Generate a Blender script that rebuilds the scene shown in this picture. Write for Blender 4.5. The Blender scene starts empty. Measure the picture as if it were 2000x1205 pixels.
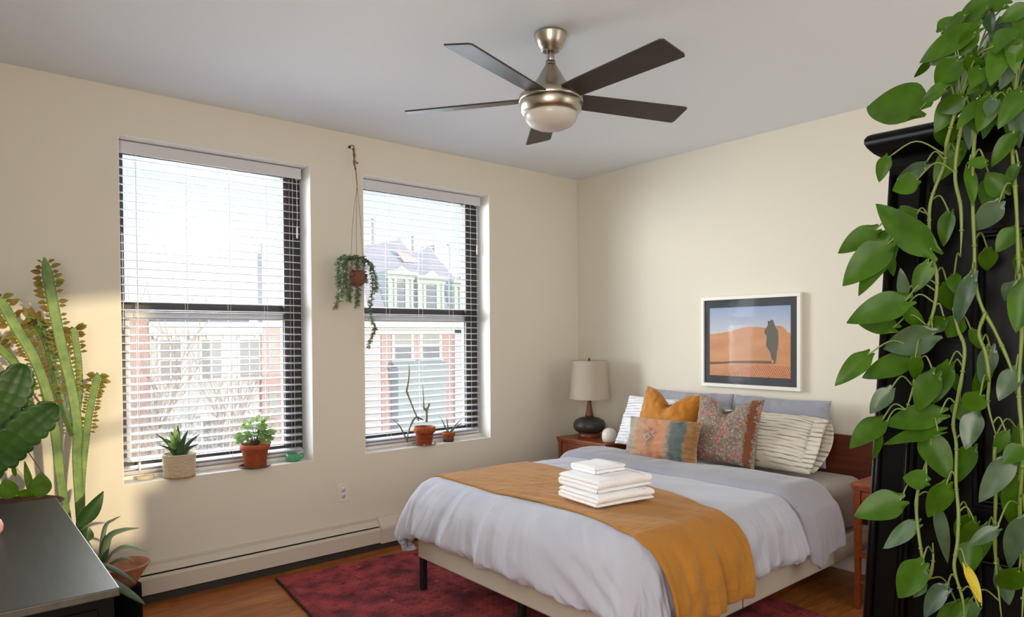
import bpy, bmesh, math, random
from mathutils import Vector, Matrix, noise
PI = math.pi
sc = bpy.context.scene
COL = sc.collection

# ------------------------------------------------------------------ camera
CAM = (1319.98, 1000.0, 677.3, 0.698624, -0.0162148, -0.00615344, -4.155114, -4.071383, 1.424921)
F_, CX_, CY_, YAW, PITCH, ROLL, CAMX, CAMY, CAMZ = CAM
_cp, _sp = math.cos(PITCH), math.sin(PITCH)
_f = Vector((math.sin(YAW)*_cp, math.cos(YAW)*_cp, _sp)); _r = Vector((math.cos(YAW), -math.sin(YAW), 0)); _u = _r.cross(_f)
CR = math.cos(ROLL)*_r + math.sin(ROLL)*_u
CU = -math.sin(ROLL)*_r + math.cos(ROLL)*_u
CF = _f
CPOS = Vector((CAMX, CAMY, CAMZ))
cd = bpy.data.cameras.new('camera')
cam = bpy.data.objects.new('camera', cd); COL.objects.link(cam)
cam.matrix_world = Matrix(((CR.x, CU.x, -CF.x, CAMX), (CR.y, CU.y, -CF.y, CAMY), (CR.z, CU.z, -CF.z, CAMZ), (0, 0, 0, 1)))
cd.sensor_width = 36; cd.lens = F_/2000*36
cd.shift_x = (1000-CX_)/2000; cd.shift_y = (CY_-602.5)/2000
cd.clip_start = .05; cd.clip_end = 300
sc.camera = cam

def at(px, py, depth=None, plane=None):
    """A point of the room seen at a place of the photograph: at a distance, or on the plane (axis, value)."""
    d = CF + CR*((px-CX_)/F_) - CU*((py-CY_)/F_)
    if plane is not None:
        return CPOS + d*((plane[1]-CPOS[plane[0]])/d[plane[0]])
    return CPOS + d*depth

# ------------------------------------------------------------------ view, sky, sun, daylight
vs = sc.view_settings
vs.view_transform = 'Standard'; vs.look = 'None'; vs.gamma = 1; vs.use_curve_mapping = False
vs.exposure = 0.0
w = bpy.data.worlds.new('sky'); sc.world = w; w.use_nodes = True
nt = w.node_tree; bgn = nt.nodes['Background']
tc = nt.nodes.new('ShaderNodeTexCoord'); sep = nt.nodes.new('ShaderNodeSeparateXYZ'); rmp = nt.nodes.new('ShaderNodeValToRGB')
nt.links.new(tc.outputs['Generated'], sep.inputs[0]); nt.links.new(sep.outputs[2], rmp.inputs[0]); nt.links.new(rmp.outputs[0], bgn.inputs[0])
e = rmp.color_ramp.elements
e[0].position = 0.0; e[0].color = (1.0, .93, .90, 1); e[1].position = .5; e[1].color = (.62, .86, .98, 1)
m_ = e.new(.10); m_.color = (.98, .96, .97, 1); m_ = e.new(.22); m_.color = (.84, .96, 1.0, 1)
bgn.inputs[1].default_value = 1.0
try:
    sc.cycles.use_denoising = True; sc.cycles.denoiser = 'OPENIMAGEDENOISE'
    sc.cycles.max_bounces = 10; sc.cycles.diffuse_bounces = 5; sc.cycles.glossy_bounces = 3
    sc.cycles.transmission_bounces = 6; sc.cycles.transparent_max_bounces = 16
    sc.cycles.sample_clamp_indirect = 6; sc.cycles.caustics_reflective = False; sc.cycles.caustics_refractive = False
except Exception:
    pass
sl = bpy.data.lights.new('sun', 'SUN'); so = bpy.data.objects.new('sun', sl); COL.objects.link(so)
sl.energy = 2.6; sl.angle = math.radians(1.2); sl.color = (1.0, .80, .50)
SUN = Vector((-.13, 1, -.13)).normalized()
so.rotation_euler = SUN.to_track_quat('-Z', 'Y').to_euler()
def area(name, loc, to, sx, sy, en, col):
    l = bpy.data.lights.new(name, 'AREA'); l.shape = 'RECTANGLE'; l.size = sx; l.size_y = sy; l.energy = en; l.color = col
    o = bpy.data.objects.new(name, l); COL.objects.link(o); o.location = loc
    o.rotation_euler = (Vector(to)-Vector(loc)).to_track_quat('-Z', 'Y').to_euler()
    return o
# added fill behind and left of the camera, window daylight, added reveal light
area('fill_behind_camera', (-1.0, -5.12, 1.65), (-1.0, 0, 1.5), 1.3, 1.5, 14, (1.0, .96, .90))  # unseen fill lamp, added to lift the whole room
area('daylight_fill_left', (-4.70, -4.15, 1.6), (0, -2.2, 1.7), 1.4, 1.5, 58, (1.0, .92, .82))  # added soft fill, aimed to brighten the right wall
area('daylight_window_one', (-2.91, .33, 1.6), (-2.91, -3, 1.4), 1.0, 1.7, 32, (.84, .93, 1.0))
area('reveal_fill_one', (-4.0, 1.7, 1.9), (-2.4, .05, 1.5), 1.3, 1.9, 150, (1.0, .98, .94))  # added lamp outside, brightens the right-hand reveal
area('reveal_fill_two', (-2.6, 1.7, 1.9), (-.97, .05, 1.5), 1.3, 1.9, 150, (1.0, .98, .94))  # same extra lamp for the second window's reveal
area('daylight_window_two', (-1.485, .33, 1.6), (-1.485, -3, 1.4), 1.0, 1.7, 32, (.84, .93, 1.0))

# ------------------------------------------------------------------ helpers
def tag(o, label=None, cat=None, group=None, kind=None):
    if label: o['label'] = label
    if cat: o['category'] = cat
    if group: o['group'] = group
    if kind: o['kind'] = kind
    return o
def empty(name, loc, label, cat, group=None, rz=0):
    o = bpy.data.objects.new(name, None); COL.objects.link(o); o.location = loc; o.rotation_euler.z = rz
    o.empty_display_size = .05
    return tag(o, label, cat, group)
class MB:
    """Collects shapes in world coordinates; build() links them as one mesh object under a parent."""
    def __init__(s): s.v = []; s.f = []; s.m = []; s.sm = []; s.uv = {}
    def add(s, vs, fs, mi=0, smooth=True):
        b = len(s.v); s.v += [tuple(v) for v in vs]
        for f in fs:
            s.f.append(tuple(i+b for i in f)); s.m.append(mi); s.sm.append(smooth)
        return b
    def box(s, x0, x1, y0, y1, z0, z1, mi=0, M=None, bev=0, seg=2):
        bm = bmesh.new(); bmesh.ops.create_cube(bm, size=1)
        for v in bm.verts: v.co = Vector(((x0+x1)/2+v.co.x*(x1-x0), (y0+y1)/2+v.co.y*(y1-y0), (z0+z1)/2+v.co.z*(z1-z0)))
        if bev: bmesh.ops.bevel(bm, geom=bm.edges[:], offset=bev, segments=seg, profile=.5, affect='EDGES')
        s.bm(bm, mi, M, smooth=False)
    def bm(s, bm, mi=0, M=None, smooth=True):
        bm.verts.index_update()
        vs = [(M @ v.co) if M else v.co.copy() for v in bm.verts]
        s.add(vs, [[v.index for v in f.verts] for f in bm.faces], mi, smooth); bm.free()
    def lathe(s, prof, cx, cy, n=32, mi=0, M=None, smooth=True):
        vs = []; fs = []
        for r, z in prof:
            for k in range(n):
                a = 2*PI*k/n; vs.append(Vector((cx+r*math.cos(a), cy+r*math.sin(a), z)))
        if M: vs = [M @ v for v in vs]
        for i in range(len(prof)-1):
            for k in range(n):
                k2 = (k+1) % n; fs.append((i*n+k, i*n+k2, (i+1)*n+k2, (i+1)*n+k))
        if prof[0][0] > 1e-5: fs.append(tuple(reversed(range(n))))
        if prof[-1][0] > 1e-5: fs.append(tuple((len(prof)-1)*n+k for k in range(n)))
        s.add(vs, fs, mi, smooth)
    def tube(s, pts, rad, n=8, mi=0, sect=None):
        pts = [Vector(p) for p in pts]; N = len(pts)
        rs = rad if isinstance(rad, (list, tuple)) else [rad]*N
        t0 = (pts[1]-pts[0]).normalized(); up = Vector((0, 0, 1)) if abs(t0.z) < .9 else Vector((1, 0, 0))
        a = t0.cross(up).normalized(); vs = []; fs = []
        for i, p in enumerate(pts):
            t = (pts[min(i+1, N-1)]-pts[max(i-1, 0)]).normalized()
            a = (a-t*a.dot(t)).normalized(); b = t.cross(a)
            for k in range(n):
                an = 2*PI*k/n; rr = rs[i]*(sect(k, i) if sect else 1)
                vs.append(p+a*(rr*math.cos(an))+b*(rr*math.sin(an)))
        for i in range(N-1):
            for k in range(n):
                k2 = (k+1) % n; fs.append((i*n+k, i*n+k2, (i+1)*n+k2, (i+1)*n+k))
        fs.append(tuple(reversed(range(n)))); fs.append(tuple((N-1)*n+k for k in range(n)))
        s.add(vs, fs, mi, True)
    def prism(s, pts, d, mi=0, smooth=False):
        """a flat outline pts (3-D) given thickness vector d"""
        n = len(pts); d = Vector(d); P = [Vector(p) for p in pts]
        s.add(P+[p+d for p in P], [tuple(range(n)), tuple(reversed(range(n, 2*n)))]+[(i, i+n, (i+1) % n+n, (i+1) % n) for i in range(n)], mi, smooth)
    def grid(s, fn, nu, nv, mi=0, closed_u=False):
        vs = [fn(i/nu, j/nv) for i in range(nu+1) for j in range(nv+1)]
        s.add(vs, [(i*(nv+1)+j, (i+1)*(nv+1)+j, (i+1)*(nv+1)+j+1, i*(nv+1)+j+1) for i in range(nu) for j in range(nv)], mi, True)
    def build(s, name, mats, parent=None, origin=None, sub=0, solid=0, fix=True):
        if not isinstance(mats, (list, tuple)): mats = [mats]
        o0 = Vector((0, 0, 0))
        if parent is not None: o0 = world_loc(parent)
        elif origin is not None: o0 = Vector(origin)
        me = bpy.data.meshes.new(name)
        me.from_pydata([tuple(Vector(v)-o0) for v in s.v], [], s.f)
        for m in mats: me.materials.append(m)
        for p, mi, sm in zip(me.polygons, s.m, s.sm): p.material_index = mi; p.use_smooth = sm
        if fix:
            bm = bmesh.new(); bm.from_mesh(me); bmesh.ops.recalc_face_normals(bm, faces=bm.faces); bm.to_mesh(me); bm.free()
        me.update()
        o = bpy.data.objects.new(name, me); COL.objects.link(o)
        if parent is not None: o.parent = parent
        elif origin is not None: o.location = o0
        if solid:
            md = o.modifiers.new('solid', 'SOLIDIFY'); md.thickness = solid; md.offset = 1
        if sub:
            md = o.modifiers.new('sub', 'SUBSURF'); md.levels = sub; md.render_levels = sub
        return o
def world_loc(o):
    v = Vector((0, 0, 0))
    while o is not None: v += Vector(o.location); o = o.parent
    return v
def catmull(pts, n=6):
    P = [Vector(p) for p in pts]; P = [P[0]*2-P[1]]+P+[P[-1]*2-P[-2]]; out = []
    for i in range(1, len(P)-2):
        for k in range(n):
            t = k/n; a, b, c, d = P[i-1:i+3]
            out.append(.5*((2*b)+(c-a)*t+(2*a-5*b+4*c-d)*t*t+(3*b-a-3*c+d)*t**3))
    out.append(P[-2]); return out
def lerp(a, b, t): return a+(b-a)*t
def lin(c): return tuple(((x/12.92) if x <= .04045 else ((x+.055)/1.055)**2.4) for x in [y/255 for y in c])

# ------------------------------------------------------------------ materials (colours are 8-bit surface colours)
def mat(name, rgb, rough=.6, metal=0, sheen=0, bump=None, vary=None, coat=0, trans=0, alpha=None, spec=None):
    m = bpy.data.materials.new(name); m.use_nodes = True; N = m.node_tree; b = N.nodes['Principled BSDF']
    c = (*lin(rgb), 1); b.inputs['Base Color'].default_value = c
    b.inputs['Roughness'].default_value = rough; b.inputs['Metallic'].default_value = metal
    if sheen: b.inputs['Sheen Weight'].default_value = sheen; b.inputs['Sheen Roughness'].default_value = .4
    if coat: b.inputs['Coat Weight'].default_value = coat
    if spec is not None: b.inputs['Specular IOR Level'].default_value = spec
    co = N.nodes.new('ShaderNodeTexCoord')
    if vary:   # (scale xyz, second colour, detail, contrast)
        sc_, c2, det, con = vary
        mp = N.nodes.new('ShaderNodeMapping'); mp.inputs['Scale'].default_value = sc_ if isinstance(sc_, tuple) else (sc_,)*3
        nz = N.nodes.new('ShaderNodeTexNoise'); nz.inputs['Scale'].default_value = 1; nz.inputs['Detail'].default_value = det
        rp = N.nodes.new('ShaderNodeValToRGB'); rp.color_ramp.elements[0].position = .5-con; rp.color_ramp.elements[1].position = .5+con
        rp.color_ramp.elements[0].color = c; rp.color_ramp.elements[1].color = (*lin(c2), 1)
        N.links.new(co.outputs['Object'], mp.inputs[0]); N.links.new(mp.outputs[0], nz.inputs[0]); N.links.new(nz.outputs[0], rp.inputs[0]); N.links.new(rp.outputs[0], b.inputs['Base Color'])
    if bump:   # (scale, strength, distance)
        mp = N.nodes.new('ShaderNodeMapping'); mp.inputs['Scale'].default_value = bump[0] if isinstance(bump[0], tuple) else (bump[0],)*3
        nz = N.nodes.new('ShaderNodeTexNoise'); nz.inputs['Scale'].default_value = 1; nz.inputs['Detail'].default_value = 6
        bp = N.nodes.new('ShaderNodeBump'); bp.inputs['Strength'].default_value = bump[1]; bp.inputs['Distance'].default_value = bump[2]
        N.links.new(co.outputs['Object'], mp.inputs[0]); N.links.new(mp.outputs[0], nz.inputs[0]); N.links.new(nz.outputs[0], bp.inputs['Height']); N.links.new(bp.outputs[0], b.inputs['Normal'])
    if trans:
        t = N.nodes.new('ShaderNodeBsdfTranslucent'); mx = N.nodes.new('ShaderNodeMixShader'); mx.inputs[0].default_value = trans
        src = b.inputs['Base Color']
        if src.is_linked: N.links.new(src.links[0].from_socket, t.inputs[0])
        else: t.inputs[0].default_value = c
        N.links.new(b.outputs[0], mx.inputs[1]); N.links.new(t.outputs[0], mx.inputs[2]); N.links.new(mx.outputs[0], N.nodes['Material Output'].inputs[0])
    return m
def nodes_of(m): return m.node_tree, m.node_tree.nodes['Principled BSDF']
def glass(name, tint=(1, 1, 1), refl=.06, rough=0.0, veil=0):
    m = bpy.data.materials.new(name); m.use_nodes = True; N = m.node_tree; N.nodes.clear()
    out = N.nodes.new('ShaderNodeOutputMaterial'); t = N.nodes.new('ShaderNodeBsdfTransparent'); g = N.nodes.new('ShaderNodeBsdfGlossy'); mx = N.nodes.new('ShaderNodeMixShader')
    t.inputs[0].default_value = (*tint, 1); g.inputs['Roughness'].default_value = rough; mx.inputs[0].default_value = refl
    N.links.new(t.outputs[0], mx.inputs[1]); N.links.new(g.outputs[0], mx.inputs[2]); last = mx
    if veil:                                            # pale veil that imitates glare over the bright view
        d = N.nodes.new('ShaderNodeBsdfTranslucent'); d.inputs[0].default_value = (.96, .95, .98, 1); m2 = N.nodes.new('ShaderNodeMixShader'); m2.inputs[0].default_value = veil
        N.links.new(mx.outputs[0], m2.inputs[1]); N.links.new(d.outputs[0], m2.inputs[2]); last = m2
    N.links.new(last.outputs[0], out.inputs[0])
    return m
M = {}
M['wall'] = mat('wall paint', (228, 223, 209), .85, bump=(60, .08, .002))
M['ceil'] = mat('ceiling paint', (230, 237, 242), .9)
M['reveal'] = mat('reveal paint', (240, 238, 232), .7)
M['white'] = mat('white enamel', (232, 228, 222), .45)
M['heater'] = mat('heater enamel', (214, 205, 192), .5)
M['dark'] = mat('dark slot', (30, 28, 26), .7)
M['bronze'] = mat('dark bronze aluminium', (62, 58, 54), .5)
M['sash'] = mat('pale sash paint', (196, 196, 190), .5)
M['glass'] = glass('glare veiled window glass', (.97, .99, .99), .04, 0, .007)
M['sunblock'] = mat('sheer curtain', (240, 236, 228), .9, trans=.3)
M['slat'] = mat('white blind slat', (206, 206, 218), .5, trans=.05)
M['valance'] = mat('blind valance', (214, 216, 220), .5)
M['cord'] = mat('white cord', (235, 235, 232), .7)
M['nickel'] = mat('brushed nickel', (178, 170, 156), .32, 1.0, bump=((3, 3, 260), .12, .001))
M['blade'] = mat('dark walnut blade', (44, 38, 35), .42, bump=((90, 8, 8), .1, .001), vary=((40, 6, 6), (58, 50, 46), 5, .2))
M['opal'] = mat('opal glass', (232, 226, 216), .25, trans=.3)
M['terracotta'] = mat('terracotta', (188, 98, 58), .8, vary=(40, (160, 76, 42), 4, .25))
M['terra_old'] = mat('weathered terracotta', (190, 92, 42), .8, vary=(60, (120, 56, 28), 5, .2))
M['terra_pale'] = mat('pale terracotta', (196, 140, 108), .85, vary=(30, (176, 118, 88), 4, .2))
M['soil'] = mat('soil', (48, 36, 26), .95, bump=(90, .8, .01))
M['black_wood'] = mat('black stained wood top', (40, 39, 40), .45, bump=((60, 5, 20), .25, .001), vary=((55, 4, 20), (24, 24, 27), 6, .18))
M['black_body'] = mat('black painted wood', (9, 9, 10), .8, spec=.06, bump=((8, 60, 8), .08, .001))
M['armoire'] = mat('black lacquered armoire wood', (5, 5, 5), .32, bump=((30, 30, 3), .05, .001), spec=.12)
M['cherry'] = mat('cherry wood', (150, 78, 40), .4, vary=((6, 60, 60), (118, 54, 26), 5, .25))
M['walnut'] = mat('walnut headboard veneer', (112, 52, 26), .45, vary=((30, 3, 40), (78, 32, 15), 6, .25))
M['bedbase'] = mat('light grey bed base fabric', (190, 182, 168), .9, bump=(400, .1, .001))
M['sheet'] = mat('taupe sheet', (166, 156, 148), .85, sheen=.2, bump=(30, .25, .01))
M['leaf'] = mat('pothos leaf', (62, 98, 8), .42, trans=.22, vary=(25, (42, 72, 6), 3, .25), spec=.25)
M['leaf_back'] = mat('pothos leaf grey', (72, 92, 70), .35, trans=.15, vary=(30, (46, 72, 40), 3, .25))
M['leaf_yellow'] = mat('yellowed leaf', (190, 168, 40), .5, trans=.3)
M['vine'] = mat('pothos stem', (96, 112, 46), .5)
M['cactus'] = mat('cactus stem', (78, 116, 54), .55, vary=(18, (134, 160, 84), 3, .25))
M['cleaf'] = mat('cactus leaf', (132, 146, 60), .5, trans=.35, vary=(14, (136, 84, 46), 3, .3))
M['spine'] = mat('cactus ridge', (78, 60, 40), .7)
M['darkleaf'] = mat('dark green pad', (34, 66, 28), .38, trans=.15, vary=(10, (52, 88, 34), 3, .3))
M['bluegreen'] = mat('grey green aloe', (78, 104, 84), .5, vary=(12, (108, 128, 104), 3, .3))
M['aloe'] = mat('dark aloe', (44, 76, 48), .45, vary=(20, (70, 104, 60), 3, .3))
M['fresh'] = mat('fresh leaf', (112, 150, 70), .45, trans=.3, vary=(40, (150, 178, 104), 3, .3))
M['dischidia'] = mat('trailing succulent leaf', (158, 174, 146), .55, trans=.15, vary=(30, (104, 128, 84), 3, .3))
M['twig'] = mat('thin stem', (104, 96, 62), .7)
M['twine'] = mat('jute twine', (128, 98, 72), .9)
M['brownpot'] = mat('brown clay', (120, 72, 58), .7)
M['jade'] = mat('green glass', (120, 190, 150), .12, trans=.5)
M['clear'] = glass('clear saucer', (.93, .90, .86), .22, .15)
M['crystal'] = mat('pale coiled cord', (236, 226, 200), .5, trans=.3)
M['towel'] = mat('white terry towel', (252, 252, 255), .95, sheen=.4, bump=(260, .6, .004))
M['shade'] = mat('linen lamp shade', (212, 200, 184), .9, trans=.3, bump=((150, 150, 400), .15, .001))
M['ceramic'] = mat('matt charcoal ceramic', (56, 53, 50), .42, vary=(12, (44, 42, 40), 3, .3))
M['teak'] = mat('teak lamp neck', (124, 66, 36), .4, vary=((40, 40, 6), (92, 44, 22), 4, .25))
M['egg'] = mat('white ceramic', (226, 220, 210), .35)
M['frame'] = mat('white frame', (236, 234, 228), .4)
M['mat_board'] = mat('dark grey mount', (62, 64, 70), .8)
M['teal'] = mat('teal glazed pot', (20, 74, 62), .1, coat=.6, vary=(8, (34, 96, 78), 3, .3))
M['pink'] = mat('pink ceramic', (226, 158, 160), .4)
M['leg'] = mat('black steel leg', (18, 18, 18), .5)

# ------------------------------------------------------------------ the room
H = 2.75
def struct(mb, name, mats, label=None, parent=None):
    o = mb.build(name, mats, parent); o['kind'] = 'structure'
    if label: o['label'] = label
    return o
W1 = (-3.439, -2.378); W2 = (-2.019, -.952); SZ0, SZ1 = .642, 2.501; WT = .30
XL, YB = -4.78, -5.22
b = MB()
for (x0, x1, z0, z1) in ((XL-.15, W1[0], 0, H), (W1[1], W2[0], 0, H), (W2[1], 0.12, 0, H), (W1[0], W1[1], 0, SZ0), (W1[0], W1[1], SZ1, H), (W2[0], W2[1], 0, SZ0), (W2[0], W2[1], SZ1, H)):
    b.box(x0, x1, 0, WT, z0, z1)
struct(b, 'wall_back', M['wall'])
b = MB(); b.box(0, .12, YB-.15, 0, 0, H); struct(b, 'wall_right', M['wall'])
b = MB()                                                  # left wall with an opening beside the camera
for (y0, y1, z0, z1) in ((YB-.15, -4.9, 0, H), (-3.4, 0, 0, H), (-4.9, -3.4, 0, .8), (-4.9, -3.4, 2.4, H)): b.box(XL-.15, XL, y0, y1, z0, z1)
struct(b, 'wall_left', M['wall'])
b = MB()                                                  # wall behind the camera, openings placed for the sun patch and fill
o1 = (-3.78, -2.56, 1.02, 2.36); o2 = (-1.7, -.3, .85, 2.4)
for (x0, x1, z0, z1) in ((XL, o1[0], 0, H), (o1[1], o2[0], 0, H), (o2[1], 0, 0, H), (o1[0], o1[1], 0, o1[2]), (o1[0], o1[1], o1[3], H), (o2[0], o2[1], 0, o2[2]), (o2[0], o2[1], o2[3], H)):
    b.box(x0, x1, YB-.15, YB, z0, z1)
struct(b, 'wall_front', M['wall'])
b = MB()                                                  # unseen slanted panels, added to shape the sun patch on the wall
b.prism([(o1[0], YB-.08, 2.18), (o1[1], YB-.08, 2.36), (o1[0], YB-.08, 2.36)], (0, .02, 0))
b.prism([(o1[0], YB-.08, 1.42), (o1[1], YB-.08, 1.66), (o1[1], YB-.08, 1.70), (o1[0], YB-.08, 1.46)], (0, .02, 0))
b.prism([(o1[0], YB-.08, 1.02), (o1[1]-.12, YB-.08, 1.02), (o1[1]-.12, YB-.08, 1.30), (o1[1], YB-.08, 1.30), (o1[1], YB-.08, 1.0), (o1[0], YB-.08, 1.0)], (0, .02, 0))
struct(b, 'sun_patch_mask', M['valance'])
b = MB(); b.grid(lambda u, v: (lerp(o2[0], o2[1], u), YB-.07+.02*math.sin(u*60), lerp(o2[2], o2[3], v)), 120, 2); struct(b, 'sunblock_panel', M['sunblock'])  # unseen panel added to keep direct sun out of this opening
b = MB(); b.box(XL-.15, .12, YB-.15, WT, H, H+.12); struct(b, 'ceiling', M['ceil'])

mf = mat('honey oak floor', (176, 108, 50), .35)
N, bs = nodes_of(mf)
tcf = N.nodes.new('ShaderNodeTexCoord'); mpf = N.nodes.new('ShaderNodeMapping'); br = N.nodes.new('ShaderNodeTexBrick'); nz = N.nodes.new('ShaderNodeTexNoise'); mpn = N.nodes.new('ShaderNodeMapping'); mx = N.nodes.new('ShaderNodeMix')
br.inputs['Scale'].default_value = 1; br.inputs['Brick Width'].default_value = 1.3; br.inputs['Row Height'].default_value = .11; br.inputs['Mortar Size'].default_value = .0012
br.inputs['Color1'].default_value = (*lin((186, 118, 58)), 1); br.inputs['Color2'].default_value = (*lin((164, 96, 44)), 1); br.inputs['Mortar'].default_value = (*lin((96, 52, 24)), 1)
mpn.inputs['Scale'].default_value = (3, 22, 3); nz.inputs['Scale'].default_value = 1.6; nz.inputs['Detail'].default_value = 6; nz.inputs['Distortion'].default_value = 1.5
rpn = N.nodes.new('ShaderNodeValToRGB'); rpn.color_ramp.elements[0].position = .42; rpn.color_ramp.elements[1].position = .6
rpn.color_ramp.elements[0].color = (.62, .55, .5, 1); rpn.color_ramp.elements[1].color = (1, 1, 1, 1)
mx.data_type = 'RGBA'; mx.blend_type = 'MULTIPLY'; mx.inputs[0].default_value = .8
N.links.new(tcf.outputs['Object'], br.inputs[0]); N.links.new(tcf.outputs['Object'], mpn.inputs[0]); N.links.new(mpn.outputs[0], nz.inputs[0]); N.links.new(nz.outputs[0], rpn.inputs[0])
N.links.new(br.outputs[0], mx.inputs[6]); N.links.new(rpn.outputs[0], mx.inputs[7]); N.links.new(mx.outputs[2], bs.inputs[0])
b = MB(); b.box(XL-.15, .12, YB-.15, WT, -.1, 0); struct(b, 'floor', mf)
b = MB(); b.box(-.018, 0, -5.2, -.01, 0, .14, bev=.004); struct(b, 'baseboard_right', M['white'])

# ---------------------------------------------------------------- windows in view
def window(name, x0, x1):
    root = empty(name, (x0, .2, SZ0), None, None); root['kind'] = 'structure'
    root['label'] = 'double-hung window with dark bronze sashes, ' + ('left, beside the cactus' if x0 < -3 else 'right, behind the trailing planter')
    b = MB(); e_ = .001
    b.box(x0-.0, x1, -e_, .24, SZ0-.0, SZ0+.004)
    b.box(x0, x0+.004, 0, .24, SZ0, SZ1); b.box(x1-.004, x1, 0, .24, SZ0, SZ1); b.box(x0, x1, 0, .24, SZ1-.004, SZ1)
    struct(b, 'window_reveal', M['reveal'], parent=root)
    b = MB(); fy0, fy1 = .165, .24; t = .052                # outer frame with stepped tracks
    b.box(x0+.004, x0+.05, fy0, fy1, SZ0, SZ1-.004); b.box(x1-.10, x1-.004, fy0, fy1, SZ0, SZ1-.004)
    b.box(x1-.118, x1-.104, fy0-.012, fy0+.02, SZ0, SZ1-.01); b.box(x1-.06, x1-.05, fy0-.01, fy0+.01, SZ0, SZ1-.01)
    b.box(x0+.05, x1-.10, fy0+.01, fy1, SZ1-.062, SZ1-.004)
    struct(b, 'window_frame', M['bronze'], parent=root)
    b = MB(); b.box(x0+.05, x1-.10, .185, .225, 1.575, 1.625)
    struct(b, 'upper_sash', M['bronze'], parent=root)
    b = MB(); b.box(x0+.05, x1-.10, .172, .20, 1.535, 1.572); b.box(x0+.05, x0+.075, .172, .2, .70, 1.535); b.box(x1-.125, x1-.1, .172, .2, .70, 1.535)
    struct(b, 'lower_sash', M['sash'], parent=root)
    b = MB(); b.box(x0+.05, x1-.1, .168, .20, .70, .735)
    struct(b, 'bottom_rail', M['bronze'], parent=root)
    b = MB(); b.box(x0+.004, x1-.004, .12, .24, SZ0+.004, .668, bev=.004); b.box(x0+.004, x1-.004, .145, .24, .668, .70, bev=.003)
    struct(b, 'window_stool', M['white'], parent=root)
    b = MB(); b.box(x0+.05, x1-.1, .214, .217, 1.6, SZ1-.06); struct(b, 'pane', M['glass'], parent=root)
    b = MB(); b.box(x0+.05, x1-.1, .186, .189, .735, 1.55); struct(b, 'pane', M['glass'], parent=root)
window('window_1', *W1); window('window_2', *W2)

def blind(x0, x1, label, cords, wand_x, tassel=True):
    y = .136; zt = 2.49
    root = empty('window_blind', ((x0+x1)/2, y, zt), label, 'blind', 'slatted blinds in the two windows')
    b = MB(); b.box(x0+.004, x1-.028, .078, .090, 2.425, 2.492, bev=.003); b.box(x1-.040, x1-.028, .088, .145, 2.43, 2.49); b.box(x0+.004, x1-.03, .092, .145, 2.452, 2.49)
    b.build('valance', M['valance'], root)
    b = MB(); n = 38; z1, z0 = 2.405, .712
    for k in range(n):
        z = lerp(z1, z0, k/(n-1)); til = .10
        if z < 1.0: til = .10+.12*(1.0-z)/.3
        hw = .0245
        vsl = []
        for side in (0, 1):
            for q in range(5):
                t_ = -1+q*.5; yy = y+t_*hw*math.cos(til); zz = z+t_*hw*math.sin(til)+.0035*(1-t_*t_)-(.0030 if side else 0)
                vsl += [(x0+.008, yy, zz), (x1-.024, yy, zz)]
        fs = []
        for q in range(4):
            a = 2*q; fs.append((a, a+1, a+3, a+2)); fs.append((10+a, 10+a+2, 10+a+3, 10+a+1))
        fs += [(0, 10, 11, 1), (8, 9, 19, 18), (0, 2, 12, 10), (2, 4, 14, 12), (4, 6, 16, 14), (6, 8, 18, 16), (1, 11, 13, 3), (3, 13, 15, 5), (5, 15, 17, 7), (7, 17, 19, 9)]
        b.add(vsl, fs, 0, False)
    b.build('slats', M['slat'], root)
    b = MB(); b.box(x0+.008, x1-.024, y-.022, y+.022, .678, .694, bev=.004); b.build('bottom_rail', M['slat'], root)
    for cx_ in cords:
        b = MB()
        for yy in (y-.026, y+.026): b.tube([(cx_, yy, 2.43), (cx_, yy, .69)], .0011, 5)
        b.build('ladder_cord', M['cord'], root)
    b = MB(); b.tube([(wand_x, y-.034, 2.42), (wand_x+.002, y-.036, 2.2), (wand_x, y-.035, 2.12)], .0016, 6)
    b.lathe([(.002, 2.05), (.006, 2.06), (.0055, 2.115), (.002, 2.13)], wand_x, y-.035, 10); b.build('pull_cord', M['cord'], root)
    if tassel:
        b = MB(); c = x0+.10
        b.tube([(c, y-.032, 2.42), (c+.002, y-.034, 1.6), (c, y-.036, .75)], .0014, 6); b.tube([(x0+.03, y-.034, 2.0), (x0+.032, y-.036, 1.62), (x0+.03, y-.034, 1.47)], .002, 6)
        b.lathe([(.002, .742), (.007, .725), (.006, .70), (.003, .69)], c, y-.036, 10); b.build('lift_cord', M['cord'], root)
    return root
blind(*W1, 'white slatted blind filling the left window, its lowest slats behind two potted plants', [W1[0]+.105, W1[0]+.36, W1[0]+.60, W1[0]+.82, W1[1]-.075], W1[1]-.05)
blind(*W2, 'white slatted blind filling the right window, nearer the corner of the room', [W2[0]+.04, W2[0]+.26, W2[0]+.53, W2[0]+.80, W2[1]-.10], W2[1]-.045, False)

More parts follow.
